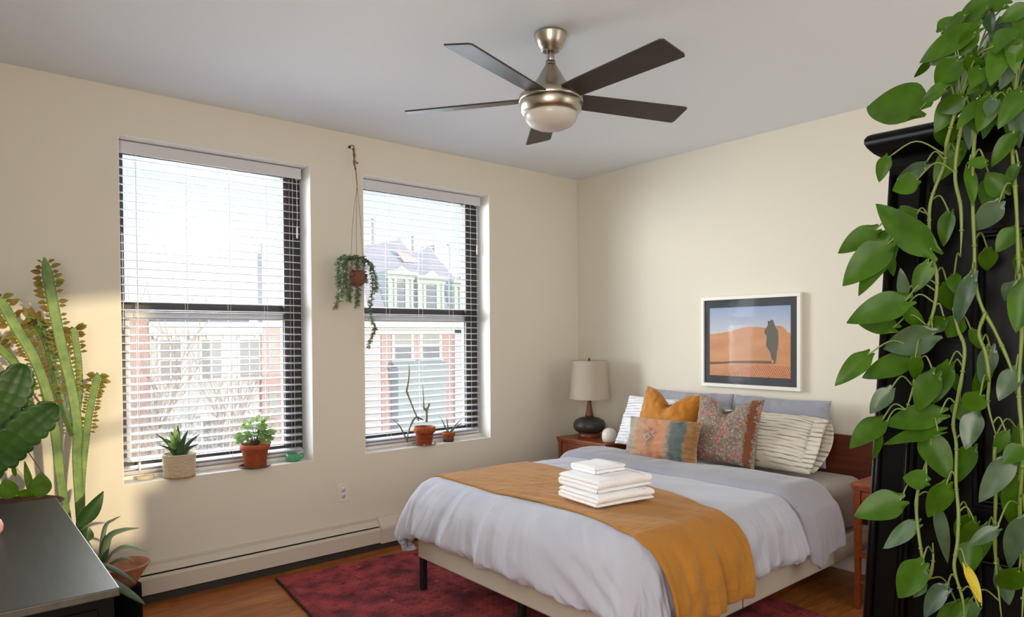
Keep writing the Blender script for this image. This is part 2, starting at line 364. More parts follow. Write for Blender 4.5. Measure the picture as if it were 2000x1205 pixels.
# ---------------------------------------------------------------- baseboard heater
root = empty('baseboard_heater', (-2.6, -.04, 0), 'long cream hydronic baseboard heater along the window wall', 'heater')
XH = -1.945
prof = [(-.0, .205), (-.004, .205), (-.016, .200), (-.016, .196)]
b = MB(); b.box(-4.77, XH, -.02, -.002, .045, .207, bev=.002); b.build('back_panel', M['heater'], root)
b = MB(); b.prism([(-4.77, -.020, .190), (-4.77, -.052, .163), (-4.77, -.054, .158), (-4.77, -.024, .183)], (XH+4.77, 0, 0)); b.build('damper', M['heater'], root)
b = MB(); b.prism([(-4.77, -.055, .150), (-4.77, -.066, .146), (-4.77, -.070, .135), (-4.77, -.070, .052), (-4.77, -.066, .052), (-4.77, -.064, .138), (-4.77, -.054, .144)], (XH+4.77, 0, 0)); b.build('front_panel', M['heater'], root)
b = MB(); b.box(-4.77, XH, -.050, -.021, .04, .150); b.build('fins', M['dark'], root)
b = MB(); b.prism([(XH, -.002, .212), (XH, -.022, .210), (XH, -.072, .155), (XH, -.076, .14), (XH, -.076, .045), (XH, -.002, .045)], (.16, 0, 0)); b.build('end_cap', M['heater'], root)
b = MB(); b.prism([(XH+.16, -.002, .207), (XH+.16, -.020, .205), (XH+.16, -.068, .152), (XH+.16, -.071, .14), (XH+.16, -.071, .05), (XH+.16, -.002, .05)], (1.7, 0, 0)); b.build('plain_cover', M['heater'], root)
b = MB(); b.box(-4.77, -.1, -.045, -.002, 0, .046); b.build('plinth', M['bronze'], root)

# ---------------------------------------------------------------- outlet and small hook mark
c = Vector((-2.182, 0, .411))
root = empty('wall_outlet', c, 'white double electrical outlet low on the window wall', 'outlet')
b = MB(); b.box(c.x-.036, c.x+.036, -.006, 0, c.z-.058, c.z+.058, bev=.003); b.build('cover_plate', M['white'], root)
for dz in (.02, -.02):
    b = MB(); b.lathe([(.0165, -.0085), (.0165, -.005)], 0, 0, 20, M=Matrix.Translation((c.x, 0, c.z+dz)) @ Matrix.Rotation(PI/2, 4, 'X') @ Matrix.Scale(-1, 4, (0, 0, 1)))
    s_ = b.build('socket', M['white'], root)
    b = MB()
    for dx in (-.006, .006): b.box(c.x+dx-.001, c.x+dx+.001, -.0092, -.0084, c.z+dz-.001, c.z+dz+.007)
    b.box(c.x-.002, c.x+.002, -.0092, -.0084, c.z+dz-.009, c.z+dz-.005); b.build('slot', M['dark'], s_)
# ================================================================ rug
mr = mat('red wool rug', (150, 40, 46), .95, bump=(500, .3, .003))
N, bs = nodes_of(mr)
tcn = N.nodes.new('ShaderNodeTexCoord')
def nd(t, **k):
    n = N.nodes.new(t)
    for a, v in k.items(): n.inputs[a.replace('_', ' ')].default_value = v
    return n
mpr = nd('ShaderNodeMapping'); mpr.inputs['Scale'].default_value = (1, 1, 1)
ch = nd('ShaderNodeTexVoronoi', Scale=19); ch.distance = 'MANHATTAN'
br = nd('ShaderNodeTexBrick', Scale=1, Mortar_Size=.006, Brick_Width=.36, Row_Height=.17)
br.offset = 0
br.inputs['Color1'].default_value = (1, 1, 1, 1); br.inputs['Color2'].default_value = (.92, .92, .92, 1); br.inputs['Mortar'].default_value = (.66, .60, .66, 1)
br2 = nd('ShaderNodeTexBrick', Scale=1, Mortar_Size=.0022, Brick_Width=.034, Row_Height=.021)
br2.inputs['Color1'].default_value = (1, 1, 1, 1); br2.inputs['Color2'].default_value = (.80, .75, .85, 1); br2.inputs['Mortar'].default_value = (.52, .46, .52, 1)
nz = nd('ShaderNodeTexNoise', Scale=7.0, Detail=8.0); rp = nd('ShaderNodeValToRGB')
rp.color_ramp.elements[0].position = .35; rp.color_ramp.elements[1].position = .62
rp.color_ramp.elements[0].color = (*lin((104, 34, 48)), 1); rp.color_ramp.elements[1].color = (*lin((184, 70, 72)), 1)
rv = nd('ShaderNodeValToRGB'); rv.color_ramp.elements[0].position = .30; rv.color_ramp.elements[1].position = .46
rv.color_ramp.elements[0].color = (.50, .46, .62, 1); rv.color_ramp.elements[1].color = (1, 1, 1, 1)
prev = rp.outputs[0]
N.links.new(tcn.outputs['Object'], nz.inputs['Vector']); N.links.new(nz.outputs[0], rp.inputs[0])
N.links.new(tcn.outputs['Object'], ch.inputs['Vector']); N.links.new(ch.outputs['Distance'], rv.inputs[0])
for s_, src in ((.8, br.outputs[0]), (.9, br2.outputs[0]), (.8, rv.outputs[0])):
    mx = N.nodes.new('ShaderNodeMix'); mx.data_type = 'RGBA'; mx.blend_type = 'MULTIPLY'; mx.inputs[0].default_value = s_
    N.links.new(prev, mx.inputs[6]); N.links.new(src, mx.inputs[7]); prev = mx.outputs[2]
N.links.new(tcn.outputs['Object'], br.inputs[0]); N.links.new(tcn.outputs['Object'], br2.inputs[0])
sp = nd('ShaderNodeTexVoronoi', Scale=7.0); rs = nd('ShaderNodeValToRGB'); rs.color_ramp.elements[0].position = .07; rs.color_ramp.elements[1].position = .1
rs.color_ramp.elements[0].color = (1, 1, 1, 1); rs.color_ramp.elements[1].color = (0, 0, 0, 1)
mx = N.nodes.new('ShaderNodeMix'); mx.data_type = 'RGBA'; mx.inputs[7].default_value = (*lin((196, 84, 50)), 1)
N.links.new(tcn.outputs['Object'], sp.inputs['Vector']); N.links.new(sp.outputs['Distance'], rs.inputs[0]); N.links.new(rs.outputs[0], mx.inputs[0]); N.links.new(prev, mx.inputs[6]); N.links.new(mx.outputs[2], bs.inputs[0])
RC = at(540, 1130, plane=(2, .01)); R2 = at(612, 1205, plane=(2, .01)); R3 = at(780, 1080, plane=(2, .01))
rug = empty('rug', (RC.x, RC.y, 0), 'red patterned wool rug spread on the floor under the bed', 'rug')
ex = (R3-RC).normalized(); ey = (R2-RC).normalized()
def rug_pt(a, d, z): p = RC+ex*a+ey*d; return Vector((p.x, p.y, z+.0015*noise.noise(Vector((a*6, d*6, 0)))))
b = MB(); nu, nv = 60, 70; LX, LY = 2.1, 2.75
top = lambda u, v: rug_pt(u*LX+.008*noise.noise(Vector((0, v*9, 3))), v*LY, .012)
b.grid(top, nu, nv)
for (fa, fb) in (((0, 0), (1, 0)), ((1, 0), (1, 1)), ((1, 1), (0, 1)), ((0, 1), (0, 0))):
    b.grid(lambda u, v, fa=fa, fb=fb: (lambda p: Vector((p.x, p.y, p.z*(1-v))))(top(lerp(fa[0], fb[0], u), lerp(fa[1], fb[1], u))), 60, 1)
b.build('pile', mr, rug)
b = MB()
b.tube([rug_pt(0+.008*noise.noise(Vector((0, k/70*9, 3)))-.003, k/70*LY, .009) for k in range(71)], .0065, 6)
b.build('bound_edge', mat('dark rug binding', (52, 24, 28), .9), rug)
b = MB(); random.seed(5)
for k in range(190):
    a = random.uniform(.02, LX); p = rug_pt(a, 0, .008); d = -ey*random.uniform(.012, .03)+ex*random.uniform(-.015, .015)
    b.tube([p, p+d*.5, p+d+Vector((0, 0, -.004))], .0016, 3)
b.build('fringe', mat('pale rug fringe', (168, 140, 112), .9), rug)['kind'] = 'stuff'

# ================================================================ bed
BX0, BX1, BY0, BY1 = -2.145, -.075, -2.425, -.845
bed = empty('bed', (-1.1, -1.64, 0), 'upholstered queen bed with wooden headboard and black legs against the right wall', 'bed')
b = MB(); b.box(BX0, BX1, BY0, BY1, .190, .318, bev=.012, seg=3); b.build('base', M['bedbase'], bed)
b = MB()
for xx in (-1.43,): b.box(xx-.0015, xx+.0015, BY0-.002, BY0+.002, .195, .315)
b.build('base_seam', M['dark'], bed)
b = MB(); b.box(BX0+.015, BX1-.005, BY0+.012, BY1-.012, .318, .602, bev=.075, seg=6)
mt = b.build('mattress', M['sheet'], bed)
for p in mt.data.polygons: p.use_smooth = True
b = MB(); b.box(-.058, -.028, -2.43, -.80, .30, .822, bev=.006); b.build('headboard', M['walnut'], bed)
for (x, y) in ((-2.123, -.815+.0), (-2.095, -2.30), (-1.10, -1.64), (-.2, -.95), (-.2, -2.1), (-1.50, -2.36), (-2.06, -1.64), (-1.2, -.95)):
    b = MB(); yy = y if y > -.83 else y
    if y > -.83: b.box(x-.016, x+.016, -.885, -.853, .012, .192, bev=.003)
    else: b.box(x-.016, x+.016, y-.016, y+.016, .012, .192, bev=.003)
    b.build('leg', M['leg'], bed)
b = MB(); b.tube(catmull([(-2.0, -1.80, .185), (-2.01, -1.83, .10), (-2.0, -1.845, .012)]), .02, 10); b.build('centre_foot', M['teak'], bed)
b = MB()                                               # gauze dust cover sagging below the base
for (x, y, r) in ((-1.50, -2.38, .035), (-1.40, -2.36, .03), (-1.30, -2.37, .018)):
    b.grid(lambda u, v: (x+r*1.6*(u-.5)*2+.006*noise.noise(Vector((u*5, v*5, x))), y+.02*math.sin(v*3.1)+.008*noise.noise(Vector((u*9, v*4, 1))), .192-r*math.sin(PI*u)*(.35+.65*v)), 12, 6)
b.build('dust_cover', mat('pale gauze', (190, 186, 180), .9, trans=.3), bed)

# ---------------------------------------------------------------- draped covers
RI = dict(x0=-2.075, x1=5, y0=-2.35, y1=-.92)          # the flat top before it rounds over
def wr(x, y, z=0): return noise.noise(Vector((x, y, z)))
def drape(px, py, off=0.0, amp=1.0, zt=.632, R=.11, hang_l=1.0):
    """Lays the cloth point (px, py) of a flat sheet over the mattress; off lifts it along the normal."""
    dx = max(0, RI['x0']-px); dyl = max(0, py-RI['y1']); dyr = max(0, RI['y0']-py)
    sy = 1 if dyl > 0 else -1; dy = max(dyl, dyr)
    d = (dx**2.7+dy**2.7)**(1/2.7) if dx*dy > 0 else max(dx, dy)
    dm = .385+(.09 if dyl > 0 else .20)*min(1, 4*dx*dy/(dx*dx+dy*dy+1e-6)); ex_ = max(0, d-dm); d = min(d, dm)
    cx_, cy_ = max(px, RI['x0']), min(max(py, RI['y0']), RI['y1'])
    z = zt+.010*wr(px*2.2, py*2.2)+.004*wr(px*7, py*5, 4)*amp+.0045*(.4-abs(wr(px*6+wr(px*3, py*3, 31)*1.5, py*3.2, 33))*2)*amp
    if d < 1e-6:
        q = 0
        return Vector((px, py, z+off))
    hd = math.hypot(dx, dy); ux, uy = -dx/hd, sy*dy/hd
    qa = R*PI/2
    # ripples across the fall line: gathers grow towards the hem
    along = (py*1.0 if dx > dy else px*1.0)
    ang = math.atan2(dy, dx)
    corner = 4*dx*dy/(d*d+1e-6)*.25*4/4
    t_ = along+ang*.16+.8*d*math.exp(-((py+2.375)/.45)**2)*(1 if dx > dy else 0)-.5*d*math.exp(-((py+.895)/.35)**2)*(1 if dx > dy else 0)
    fall = max(0, d-qa*.6)/.36
    rip = (.55*wr(t_*9, d*1.4, 1)+.35*wr(t_*21, d*2.0, 2)+.22*wr(t_*46, d*3.0, 3))*(.012+.034*min(1.3, fall)**1.3)*amp
    rip += (.5-abs(wr(t_*8.5+3, d*1.1, 21))*2.4)*(.006+.036*min(1.3, fall)**1.2)*amp+(.5-abs(wr(t_*17, d*2.0, 23))*2.4)*.018*min(1.3, fall)**1.6*amp
    diag = .016*amp*math.exp(-((fall-.55)/.5)**2)*wr(t_*11+d*9, d*2, 8)
    cor = .055*corner*math.sin(ang*5.0+.6)*min(1.5, fall)*amp
    puff = .030*math.sin(min(1, fall)*PI*.8)+.13*corner*fall+.018*fall
    if d < qa:
        a = d/R; out = R*math.sin(a); drop = R*(1-math.cos(a)); nx_ = math.sin(a); nz_ = math.cos(a)
    else:
        out = R; drop = R+(d-qa); nx_ = 1; nz_ = 0
    out += puff*min(1, d/qa)+rip+diag+cor-ex_*.9; drop += .25*ex_*(1 if ex_ < .05 else .2)
    o2_ = off
    return Vector((cx_+ux*(out+nx_*o2_), cy_+uy*(out+nx_*o2_), z-drop+nz_*o2_))
def cloth(fn, nu, nv, th, name, mats, parent=None, origin=None, sub=1):
    b = MB(); b.grid(fn, nu, nv)
    o = b.build(name, mats, parent, origin, fix=False)
    me = o.data
    if me.polygons[(nu//2)*nv+nv//2].normal.z < 0: me.flip_normals()
    sd = o.modifiers.new('thickness', 'SOLIDIFY'); sd.thickness = th; sd.offset = -1; sd.use_rim = True
    if sub:
        ss = o.modifiers.new('smooth', 'SUBSURF'); ss.levels = sub; ss.render_levels = sub
    return o
def linen(name, c1, c2, stripe=None):
    m = mat(name, c1, .9, sheen=.25, bump=((22, 22, 22), .35, .006), vary=(3, c2, 3, .3))
    return m
M['duvet'] = linen('pale grey blue duvet cotton', (178, 181, 196), (190, 191, 204))
M['duvet_back'] = linen('grey duvet reverse', (150, 150, 164), (162, 160, 170))
M['mustard'] = mat('mustard linen', (184, 126, 42), .9, sheen=.15, bump=((16, 34, 30), .7, .010), vary=((5, 5, 5), (168, 110, 34), 4, .3))
duv = empty('duvet', (-1.4, -1.64, .6), 'pale grey puffy duvet covering the bed and hanging over its foot', 'duvet')
# hem lines: how far the flat sheet reaches past the edge of the top
def duvet_fn(u, v):
    px = lerp(-.70, -2.475, u)
    yl = -.895+.43; yr = -2.375-.355
    py = lerp(yl, yr, v)
    if px > -1.05: py = min(max(py, yr+.0), yl)
    # rounded sheet corners, scalloped hem
    dx = max(0, RI['x0']-px); 
    p = drape(px, py, 0)
    e_ = min((px+2.475)/.08, (yl-py)/.08, (py-yr)/.08)
    if e_ < 1:                                        # hem pulled in by its seam, pinched
        k = (1-max(0, e_))**2; s_ = abs(wr(px*28+3, py*28, 7))
        p.z += k*(.010+.075*s_); 
        if p.x < -2.13: p.x += k*.030
        if p.y < -2.42: p.y += k*.030
        if p.y > -.84: p.y -= k*.02
    return p
cloth(duvet_fn, 170, 220, .022, 'cover', M['duvet'], duv)
run = empty('bed_runner', (-1.75, -1.64, .65), 'mustard linen runner laid across the foot of the bed', 'blanket')
def runner_fn(u, v):
    px = lerp(-1.385+.02*math.sin(v*2.5), -2.035-.01*math.sin(v*9), u); py = lerp(-.895+.30, -2.375-.495, v)
    k = max(0, -2.375-py)
    kk = min(1, max(0, (-1.9-py)/.55)); kk = kk*kk*(3-2*kk); px -= kk*lerp(.16, .07, u)
    p = drape(px, py, .012, .8)
    ph = wr(px*9+py*2, py*1.2, 9)*.010+wr(px*3+py*9, py*3, 5)*.004
    p.z += abs(ph)*(1 if k < .05 else .3)
    if k > .05: p.y -= .012+.018*(1+wr(px*13, py*1.5, 11)+.8*(.4-abs(wr(px*16+py*3, py*2, 41))*2))*min(1, k/.2)
    return p
cloth(runner_fn, 60, 190, .011, 'cloth', M['mustard'], run)
b = MB(); random.seed(8)
for k in range(64):
    p = runner_fn(k/63, 1.0); b.tube([p+Vector((0, -.004, .006)), p+Vector((random.uniform(-.003, .003), -.004, -.012))], .0018, 4)
b.build('hem_stitching', M['mustard'], run)
def fold_fn(u, v):
    # folded-back head end of the duvet, a soft double layer
    px = lerp(-.66, -1.02, u); py = lerp(-.895+.36, -2.375-.315, v)
    k = max(0, -2.375-py)
    px += -.02*math.sin(v*PI)+k*.05
    p = drape(px, py, .030+.012*math.sin(u*PI), .6)
    lip = max(0, (u-.86)/.14)
    if p.z > .60: p.z -= .030*lip**2
    else: p.y += .026*lip**2
    if k > .1: p.y -= .012+.010*wr(px*10, py*2, 13)
    if k > .16 and u > .5: p.z -= .06*(k-.16)/.155*max(0, 1-abs(u-.84)/.3)
    p.z += .004*wr(px*5, py*12, 6)
    return p
cloth(fold_fn, 40, 190, .024, 'folded_edge', M['duvet_back'], duv)

# ---------------------------------------------------------------- pillows
def pillow(name, label, W_, H_, T_, base, yaw, lean, mats, roll=0, chop=0, sq=.10, group=None, seed=0, corner=.0, fold_end=False, power=2.2, cat='pillow', trim=None):
    """A stuffed cushion standing on its lower edge at base, facing the foot of the bed (-x)."""
    root = empty(name, base, label, cat, group)
    Mx = Matrix.Translation(Vector(base)) @ Matrix.Rotation(yaw, 4, 'Z') @ Matrix.Rotation(lean, 4, 'Y') @ Matrix.Translation((0, 0, H_/2)) @ Matrix.Rotation(roll, 4, 'X') @ Matrix.Translation((0, 0, -H_/2))
    n = 40
    def face(s):
        def fn(u, v):
            a = u*2-1; c = v*2-1
            # edges draw in between pointed corners
            ey = a*(1-sq*(1-abs(c)**2.2)*abs(a)**3); ez = c*(1-sq*(1-abs(a)**2.2)*abs(c)**3)
            th = (max(0, 1-abs(a)**power)*max(0, 1-abs(c)**power))**.55
            th *= 1+.10*wr(a*2+seed, c*2, s)
            y = -ey*W_/2; z = (ez+1)/2*H_
            x = -s*T_/2*th
            if chop:
                g = math.exp(-(a/.36)**2)*max(0, (c+.1))**1.3
                z -= chop*g; x += -s*(-.25)*T_*g*math.exp(-(a/.16)**2)*(c > 0)
            wk = .010*wr(a*4+seed, c*4+a*2, 5)+.005*wr(a*9, c*9+seed, 6)
            edge = max(abs(a), abs(c)); wk += .010*max(0, edge-.55)*math.sin((a if abs(c) > abs(a) else c)*26+seed*2+3*wr(a*3, c*3, seed))
            x += wk*(-s)*(1 if edge < .97 else 0)
            z += .006*wr(a*3, seed+1, 7)*(edge > .9)
            return Mx @ Vector((x, y, z))
        return fn
    b = MB(); b.grid(face(1), n, n); b.grid(face(-1), n, n)
    me_o = b.build('cover', mats, root, fix=False)
    bm = bmesh.new(); bm.from_mesh(me_o.data); bmesh.ops.remove_doubles(bm, verts=bm.verts, dist=.0008); bmesh.ops.recalc_face_normals(bm, faces=bm.faces); bm.to_mesh(me_o.data); bm.free()
    # generated coordinates for the pattern: store u,v in a UV map
    uvl = me_o.data.uv_layers.new(name='UVMap'); inv = Mx.inverted(); o0 = world_loc(me_o)
    for lp in me_o.data.loops:
        q = inv @ (Vector(me_o.data.vertices[lp.vertex_index].co)+o0); uvl.data[lp.index].uv = (.5-q.y/W_, q.z/H_)
    ss = me_o.modifiers.new('smooth', 'SUBSURF'); ss.levels = 1; ss.render_levels = 1
    return root, Mx
def uvmat(name, base, rough=.9, sheen=.3, bump=(300, .2, .002)):
    m = mat(name, base, rough, sheen=sheen, bump=bump); return m
def striped(name, c1, c2, scale, dist, wid=.18):
    m = uvmat(name, c1); N, bs = nodes_of(m)
    tc_ = N.nodes.new('ShaderNodeTexCoord'); mp_ = N.nodes.new('ShaderNodeMapping'); wv = N.nodes.new('ShaderNodeTexWave'); rp_ = N.nodes.new('ShaderNodeValToRGB')
    wv.bands_direction = 'Y'; wv.inputs['Scale'].default_value = scale; wv.inputs['Distortion'].default_value = dist; wv.inputs['Detail'].default_value = 3; wv.inputs['Detail Scale'].default_value = 1.2
    nz_ = N.nodes.new('ShaderNodeTexNoise'); nz_.inputs['Scale'].default_value = 9; mp2 = N.nodes.new('ShaderNodeMapping'); mp2.inputs['Scale'].default_value = (.5, 3, 1)
    rp_.color_ramp.elements[0].position = wid; rp_.color_ramp.elements[1].position = wid+.10
    rp_.color_ramp.elements[0].color = (*lin(c2), 1); rp_.color_ramp.elements[1].color = (*lin(c1), 1)
    mx_ = N.nodes.new('ShaderNodeMix'); mx_.data_type = 'RGBA'; mx_.inputs[6].default_value = (*lin(c1), 1)
    rq = N.nodes.new('ShaderNodeValToRGB'); rq.color_ramp.elements[0].position = .40; rq.color_ramp.elements[1].position = .55
    N.links.new(tc_.outputs['UV'], wv.inputs[0]); N.links.new(wv.outputs[0], rp_.inputs[0]); N.links.new(tc_.outputs['UV'], mp2.inputs[0]); N.links.new(mp2.outputs[0], nz_.inputs[0]); N.links.new(nz_.outputs[0], rq.inputs[0])
    N.links.new(rq.outputs[0], mx_.inputs[0]); N.links.new(rp_.outputs[0], mx_.inputs[7]); N.links.new(mx_.outputs[2], bs.inputs[0])
    return m
def bands(name, stops, scale=26, spots=None, mixc=None, edge=None):
    """vertical colour bands across the cushion with woven speckle"""
    m = uvmat(name, stops[0][1], bump=(180, .5, .003)); N, bs = nodes_of(m)
    tc_ = N.nodes.new('ShaderNodeTexCoord'); sp_ = N.nodes.new('ShaderNodeSeparateXYZ'); rp_ = N.nodes.new('ShaderNodeValToRGB'); nz_ = N.nodes.new('ShaderNodeTexNoise'); ad = N.nodes.new('ShaderNodeMath')
    ad.operation = 'MULTIPLY_ADD'; ad.inputs[1].default_value = .14; nz_.inputs['Scale'].default_value = scale; nz_.inputs['Detail'].default_value = 5
    sb = N.nodes.new('ShaderNodeMath'); sb.operation = 'SUBTRACT'; sb.inputs[1].default_value = .07
    r = rp_.color_ramp; r.elements[0].position = stops[0][0]; r.elements[0].color = (*lin(stops[0][1]), 1); r.elements[1].position = stops[-1][0]; r.elements[1].color = (*lin(stops[-1][1]), 1)
    for p_, c_ in stops[1:-1]:
        e_ = r.elements.new(p_); e_.color = (*lin(c_), 1)
    N.links.new(tc_.outputs['UV'], sp_.inputs[0]); N.links.new(tc_.outputs['UV'], nz_.inputs['Vector']); N.links.new(nz_.outputs[0], ad.inputs[0]); N.links.new(sp_.outputs[0], ad.inputs[2]); N.links.new(ad.outputs[0], sb.inputs[0]); N.links.new(sb.outputs[0], rp_.inputs[0])
    prev = rp_.outputs[0]
    for (scl, c2, lo, hi, kind) in (mixc or []):
        if kind == 'V':
            v_ = N.nodes.new('ShaderNodeTexVoronoi'); v_.distance = 'MANHATTAN'; v_.inputs['Scale'].default_value = scl; so_ = v_.outputs['Distance']
        else:
            v_ = N.nodes.new('ShaderNodeTexNoise'); v_.inputs['Scale'].default_value = scl; v_.inputs['Detail'].default_value = 6; so_ = v_.outputs[0]
        q_ = N.nodes.new('ShaderNodeValToRGB'); q_.color_ramp.elements[0].position = lo; q_.color_ramp.elements[1].position = hi
        x_ = N.nodes.new('ShaderNodeMix'); x_.data_type = 'RGBA'; x_.inputs[7].default_value = (*lin(c2), 1)
        N.links.new(tc_.outputs['UV'], v_.inputs['Vector']); N.links.new(so_, q_.inputs[0]); N.links.new(q_.outputs[0], x_.inputs[0]); N.links.new(prev, x_.inputs[6]); prev = x_.outputs[2]
    if edge:
        g_ = N.nodes.new('ShaderNodeValToRGB'); g_.color_ramp.interpolation = 'CONSTANT'; g_.color_ramp.elements[0].position = 0; g_.color_ramp.elements[1].position = edge[0]
        q2 = g_.color_ramp.elements.new(edge[1]); q2.color = (0, 0, 0, 1); x_ = N.nodes.new('ShaderNodeMix'); x_.data_type = 'RGBA'; x_.inputs[7].default_value = (*lin(edge[2]), 1)
        N.links.new(ad.outputs[0], g_.inputs[0]); N.links.new(g_.outputs[0], x_.inputs[0]); N.links.new(prev, x_.inputs[6]); prev = x_.outputs[2]
    N.links.new(prev, bs.inputs[0]); return m
ZP = .648
mg = linen('blue grey pillow cotton', (150, 152, 166), (164, 164, 176))
pillow('bed_pillow', 'blue grey bed pillow against the headboard, behind the mustard cushion', .68, .41, .15, (-.20, -1.245, ZP-.02), 0, .18, mg, seed=1, sq=.05, group='blue grey pillows against the headboard')
pillow('bed_pillow', 'blue grey bed pillow against the headboard, behind the striped pillow on the right', .65, .41, .15, (-.20, -1.905, ZP-.02), 0, .18, mg, seed=4, sq=.05, group='blue grey pillows against the headboard')
ms1 = striped('white striped cotton', (222, 216, 204), (150, 140, 124), 5.2, 2.0, .16)
ms2 = striped('white blue striped cotton', (232, 234, 238), (176, 184, 204), 5.5, 1.2, .25)
pillow('bed_pillow', 'white striped bed pillow mostly hidden behind the mustard velvet cushion', .66, .385, .16, (-.45, -1.13, ZP-.01), .0, .46, ms2, seed=2, sq=.05, group='white striped bed pillows')
PR, PM = pillow('bed_pillow', 'large cream striped bed pillow with open case end, nearest the right side of the bed', .70, .38, .19, (-.49, -1.925, ZP-.005), .0, .70, ms1, seed=6, sq=.04, power=3.0, group='white striped bed pillows')
def flap(u, v):                                          # open hem of the pillow case at its right end
    a = v*2*PI; r_ = 1+.05*math.sin(3*a); 
    return PM @ Vector((.065*math.cos(a)*r_*(1-.1*u)+.004*wr(a*2, u*3), -.292-.070*u-.012*math.sin(a*2+1), .19+.172*math.sin(a)*(1-.03*u)))
b = MB(); b.grid(flap, 6, 48); fo = b.build('open_case_end', ms1, PR, fix=False); fo.modifiers.new('t', 'SOLIDIFY').thickness = .004
uvl = fo.data.uv_layers.new(name='UVMap')
for lp in fo.data.loops:
    co_ = fo.data.vertices[lp.vertex_index].co; uvl.data[lp.index].uv = (co_.y, co_.z/.38+.2)
mv = mat('mustard velvet', (192, 124, 12), .75, sheen=.4, bump=(300, .15, .002), vary=(5, (160, 96, 8), 3, .3))
pillow('throw_cushion', 'square mustard velvet cushion with a chopped top, leaning on the left pillows', .50, .45, .17, (-.62, -1.335, ZP-.005), -.05, .34, mv, chop=.085, seed=3, sq=.10, roll=.06, cat='cushion', group='throw cushions on the bed')
mk = bands('faded kilim weave', [(.0, (150, 120, 112)), (.40, (160, 112, 100)), (.72, (122, 108, 94)), (.80, (110, 100, 84)), (.84, (128, 72, 44)), (.95, (140, 84, 52)), (1.0, (176, 150, 118))], 30,
           mixc=[(4, (186, 110, 104), .42, .56, 'N'), (9, (138, 128, 116), .40, .75, 'V'), (38, (84, 84, 80), .50, .66, 'N'), (30, (184, 168, 148), .54, .66, 'N'), (46, (160, 86, 80), .56, .66, 'N')], edge=(.91, 1.0, (122, 72, 44)))
pillow('throw_cushion', 'square faded pink and grey patterned cushion with a chopped top, right of the mustard one', .43, .43, .15, (-.63, -1.80, ZP-.005), .10, .30, mk, chop=.075, seed=5, sq=.10, roll=.02, cat='cushion', group='throw cushions on the bed')
ml = bands('striped lumbar weave', [(.0, (150, 146, 138)), (.14, (170, 158, 142)), (.22, (196, 146, 112)), (.55, (198, 138, 104)), (.60, (170, 146, 124)), (.66, (96, 108, 106)), (.80, (84, 98, 96)), (.84, (150, 110, 66)), (.94, (146, 104, 60)), (1.0, (190, 160, 120))], 24,
           mixc=[(40, (116, 124, 124), .60, .72, 'N'), (60, (110, 90, 70), .64, .72, 'N')])
LR, LM = pillow('throw_cushion', 'small oblong cushion in faded peach and teal stripes, in front of the others', .52, .27, .12, (-.80, -1.475, ZP+.0), .14, .32, ml, seed=7, sq=.08, cat='cushion', group='throw cushions on the bed')
b = MB()                                               # woven diamond motif on the oblong cushion
for (cy_, cz_, s_) in ((.07, .135, .034), (.07, .085, .016), (.07, .185, .016), (.035, .165, .014), (.105, .165, .014)):
    ring = [(0, 1), (.35, .35), (1, 0), (.35, -.35), (0, -1), (-.35, -.35), (-1, 0), (-.35, .35)]
    xo = -.0655+.10*abs(cy_-.0)**2
    o_ = [LM @ Vector((xo, cy_+a*s_, cz_+c*s_)) for a, c in ring]; i_ = [LM @ Vector((xo-.0006, cy_+a*s_*.55, cz_+c*s_*.55)) for a, c in ring]
    n = len(ring); b.add(o_+i_, [(k, (k+1) % n, (k+1) % n+n, k+n) for k in range(n)])
mo = b.build('woven_motif', mat('pale wool motif', (170, 170, 174), .9), LR); mo.modifiers.new('t', 'SOLIDIFY').thickness = .003

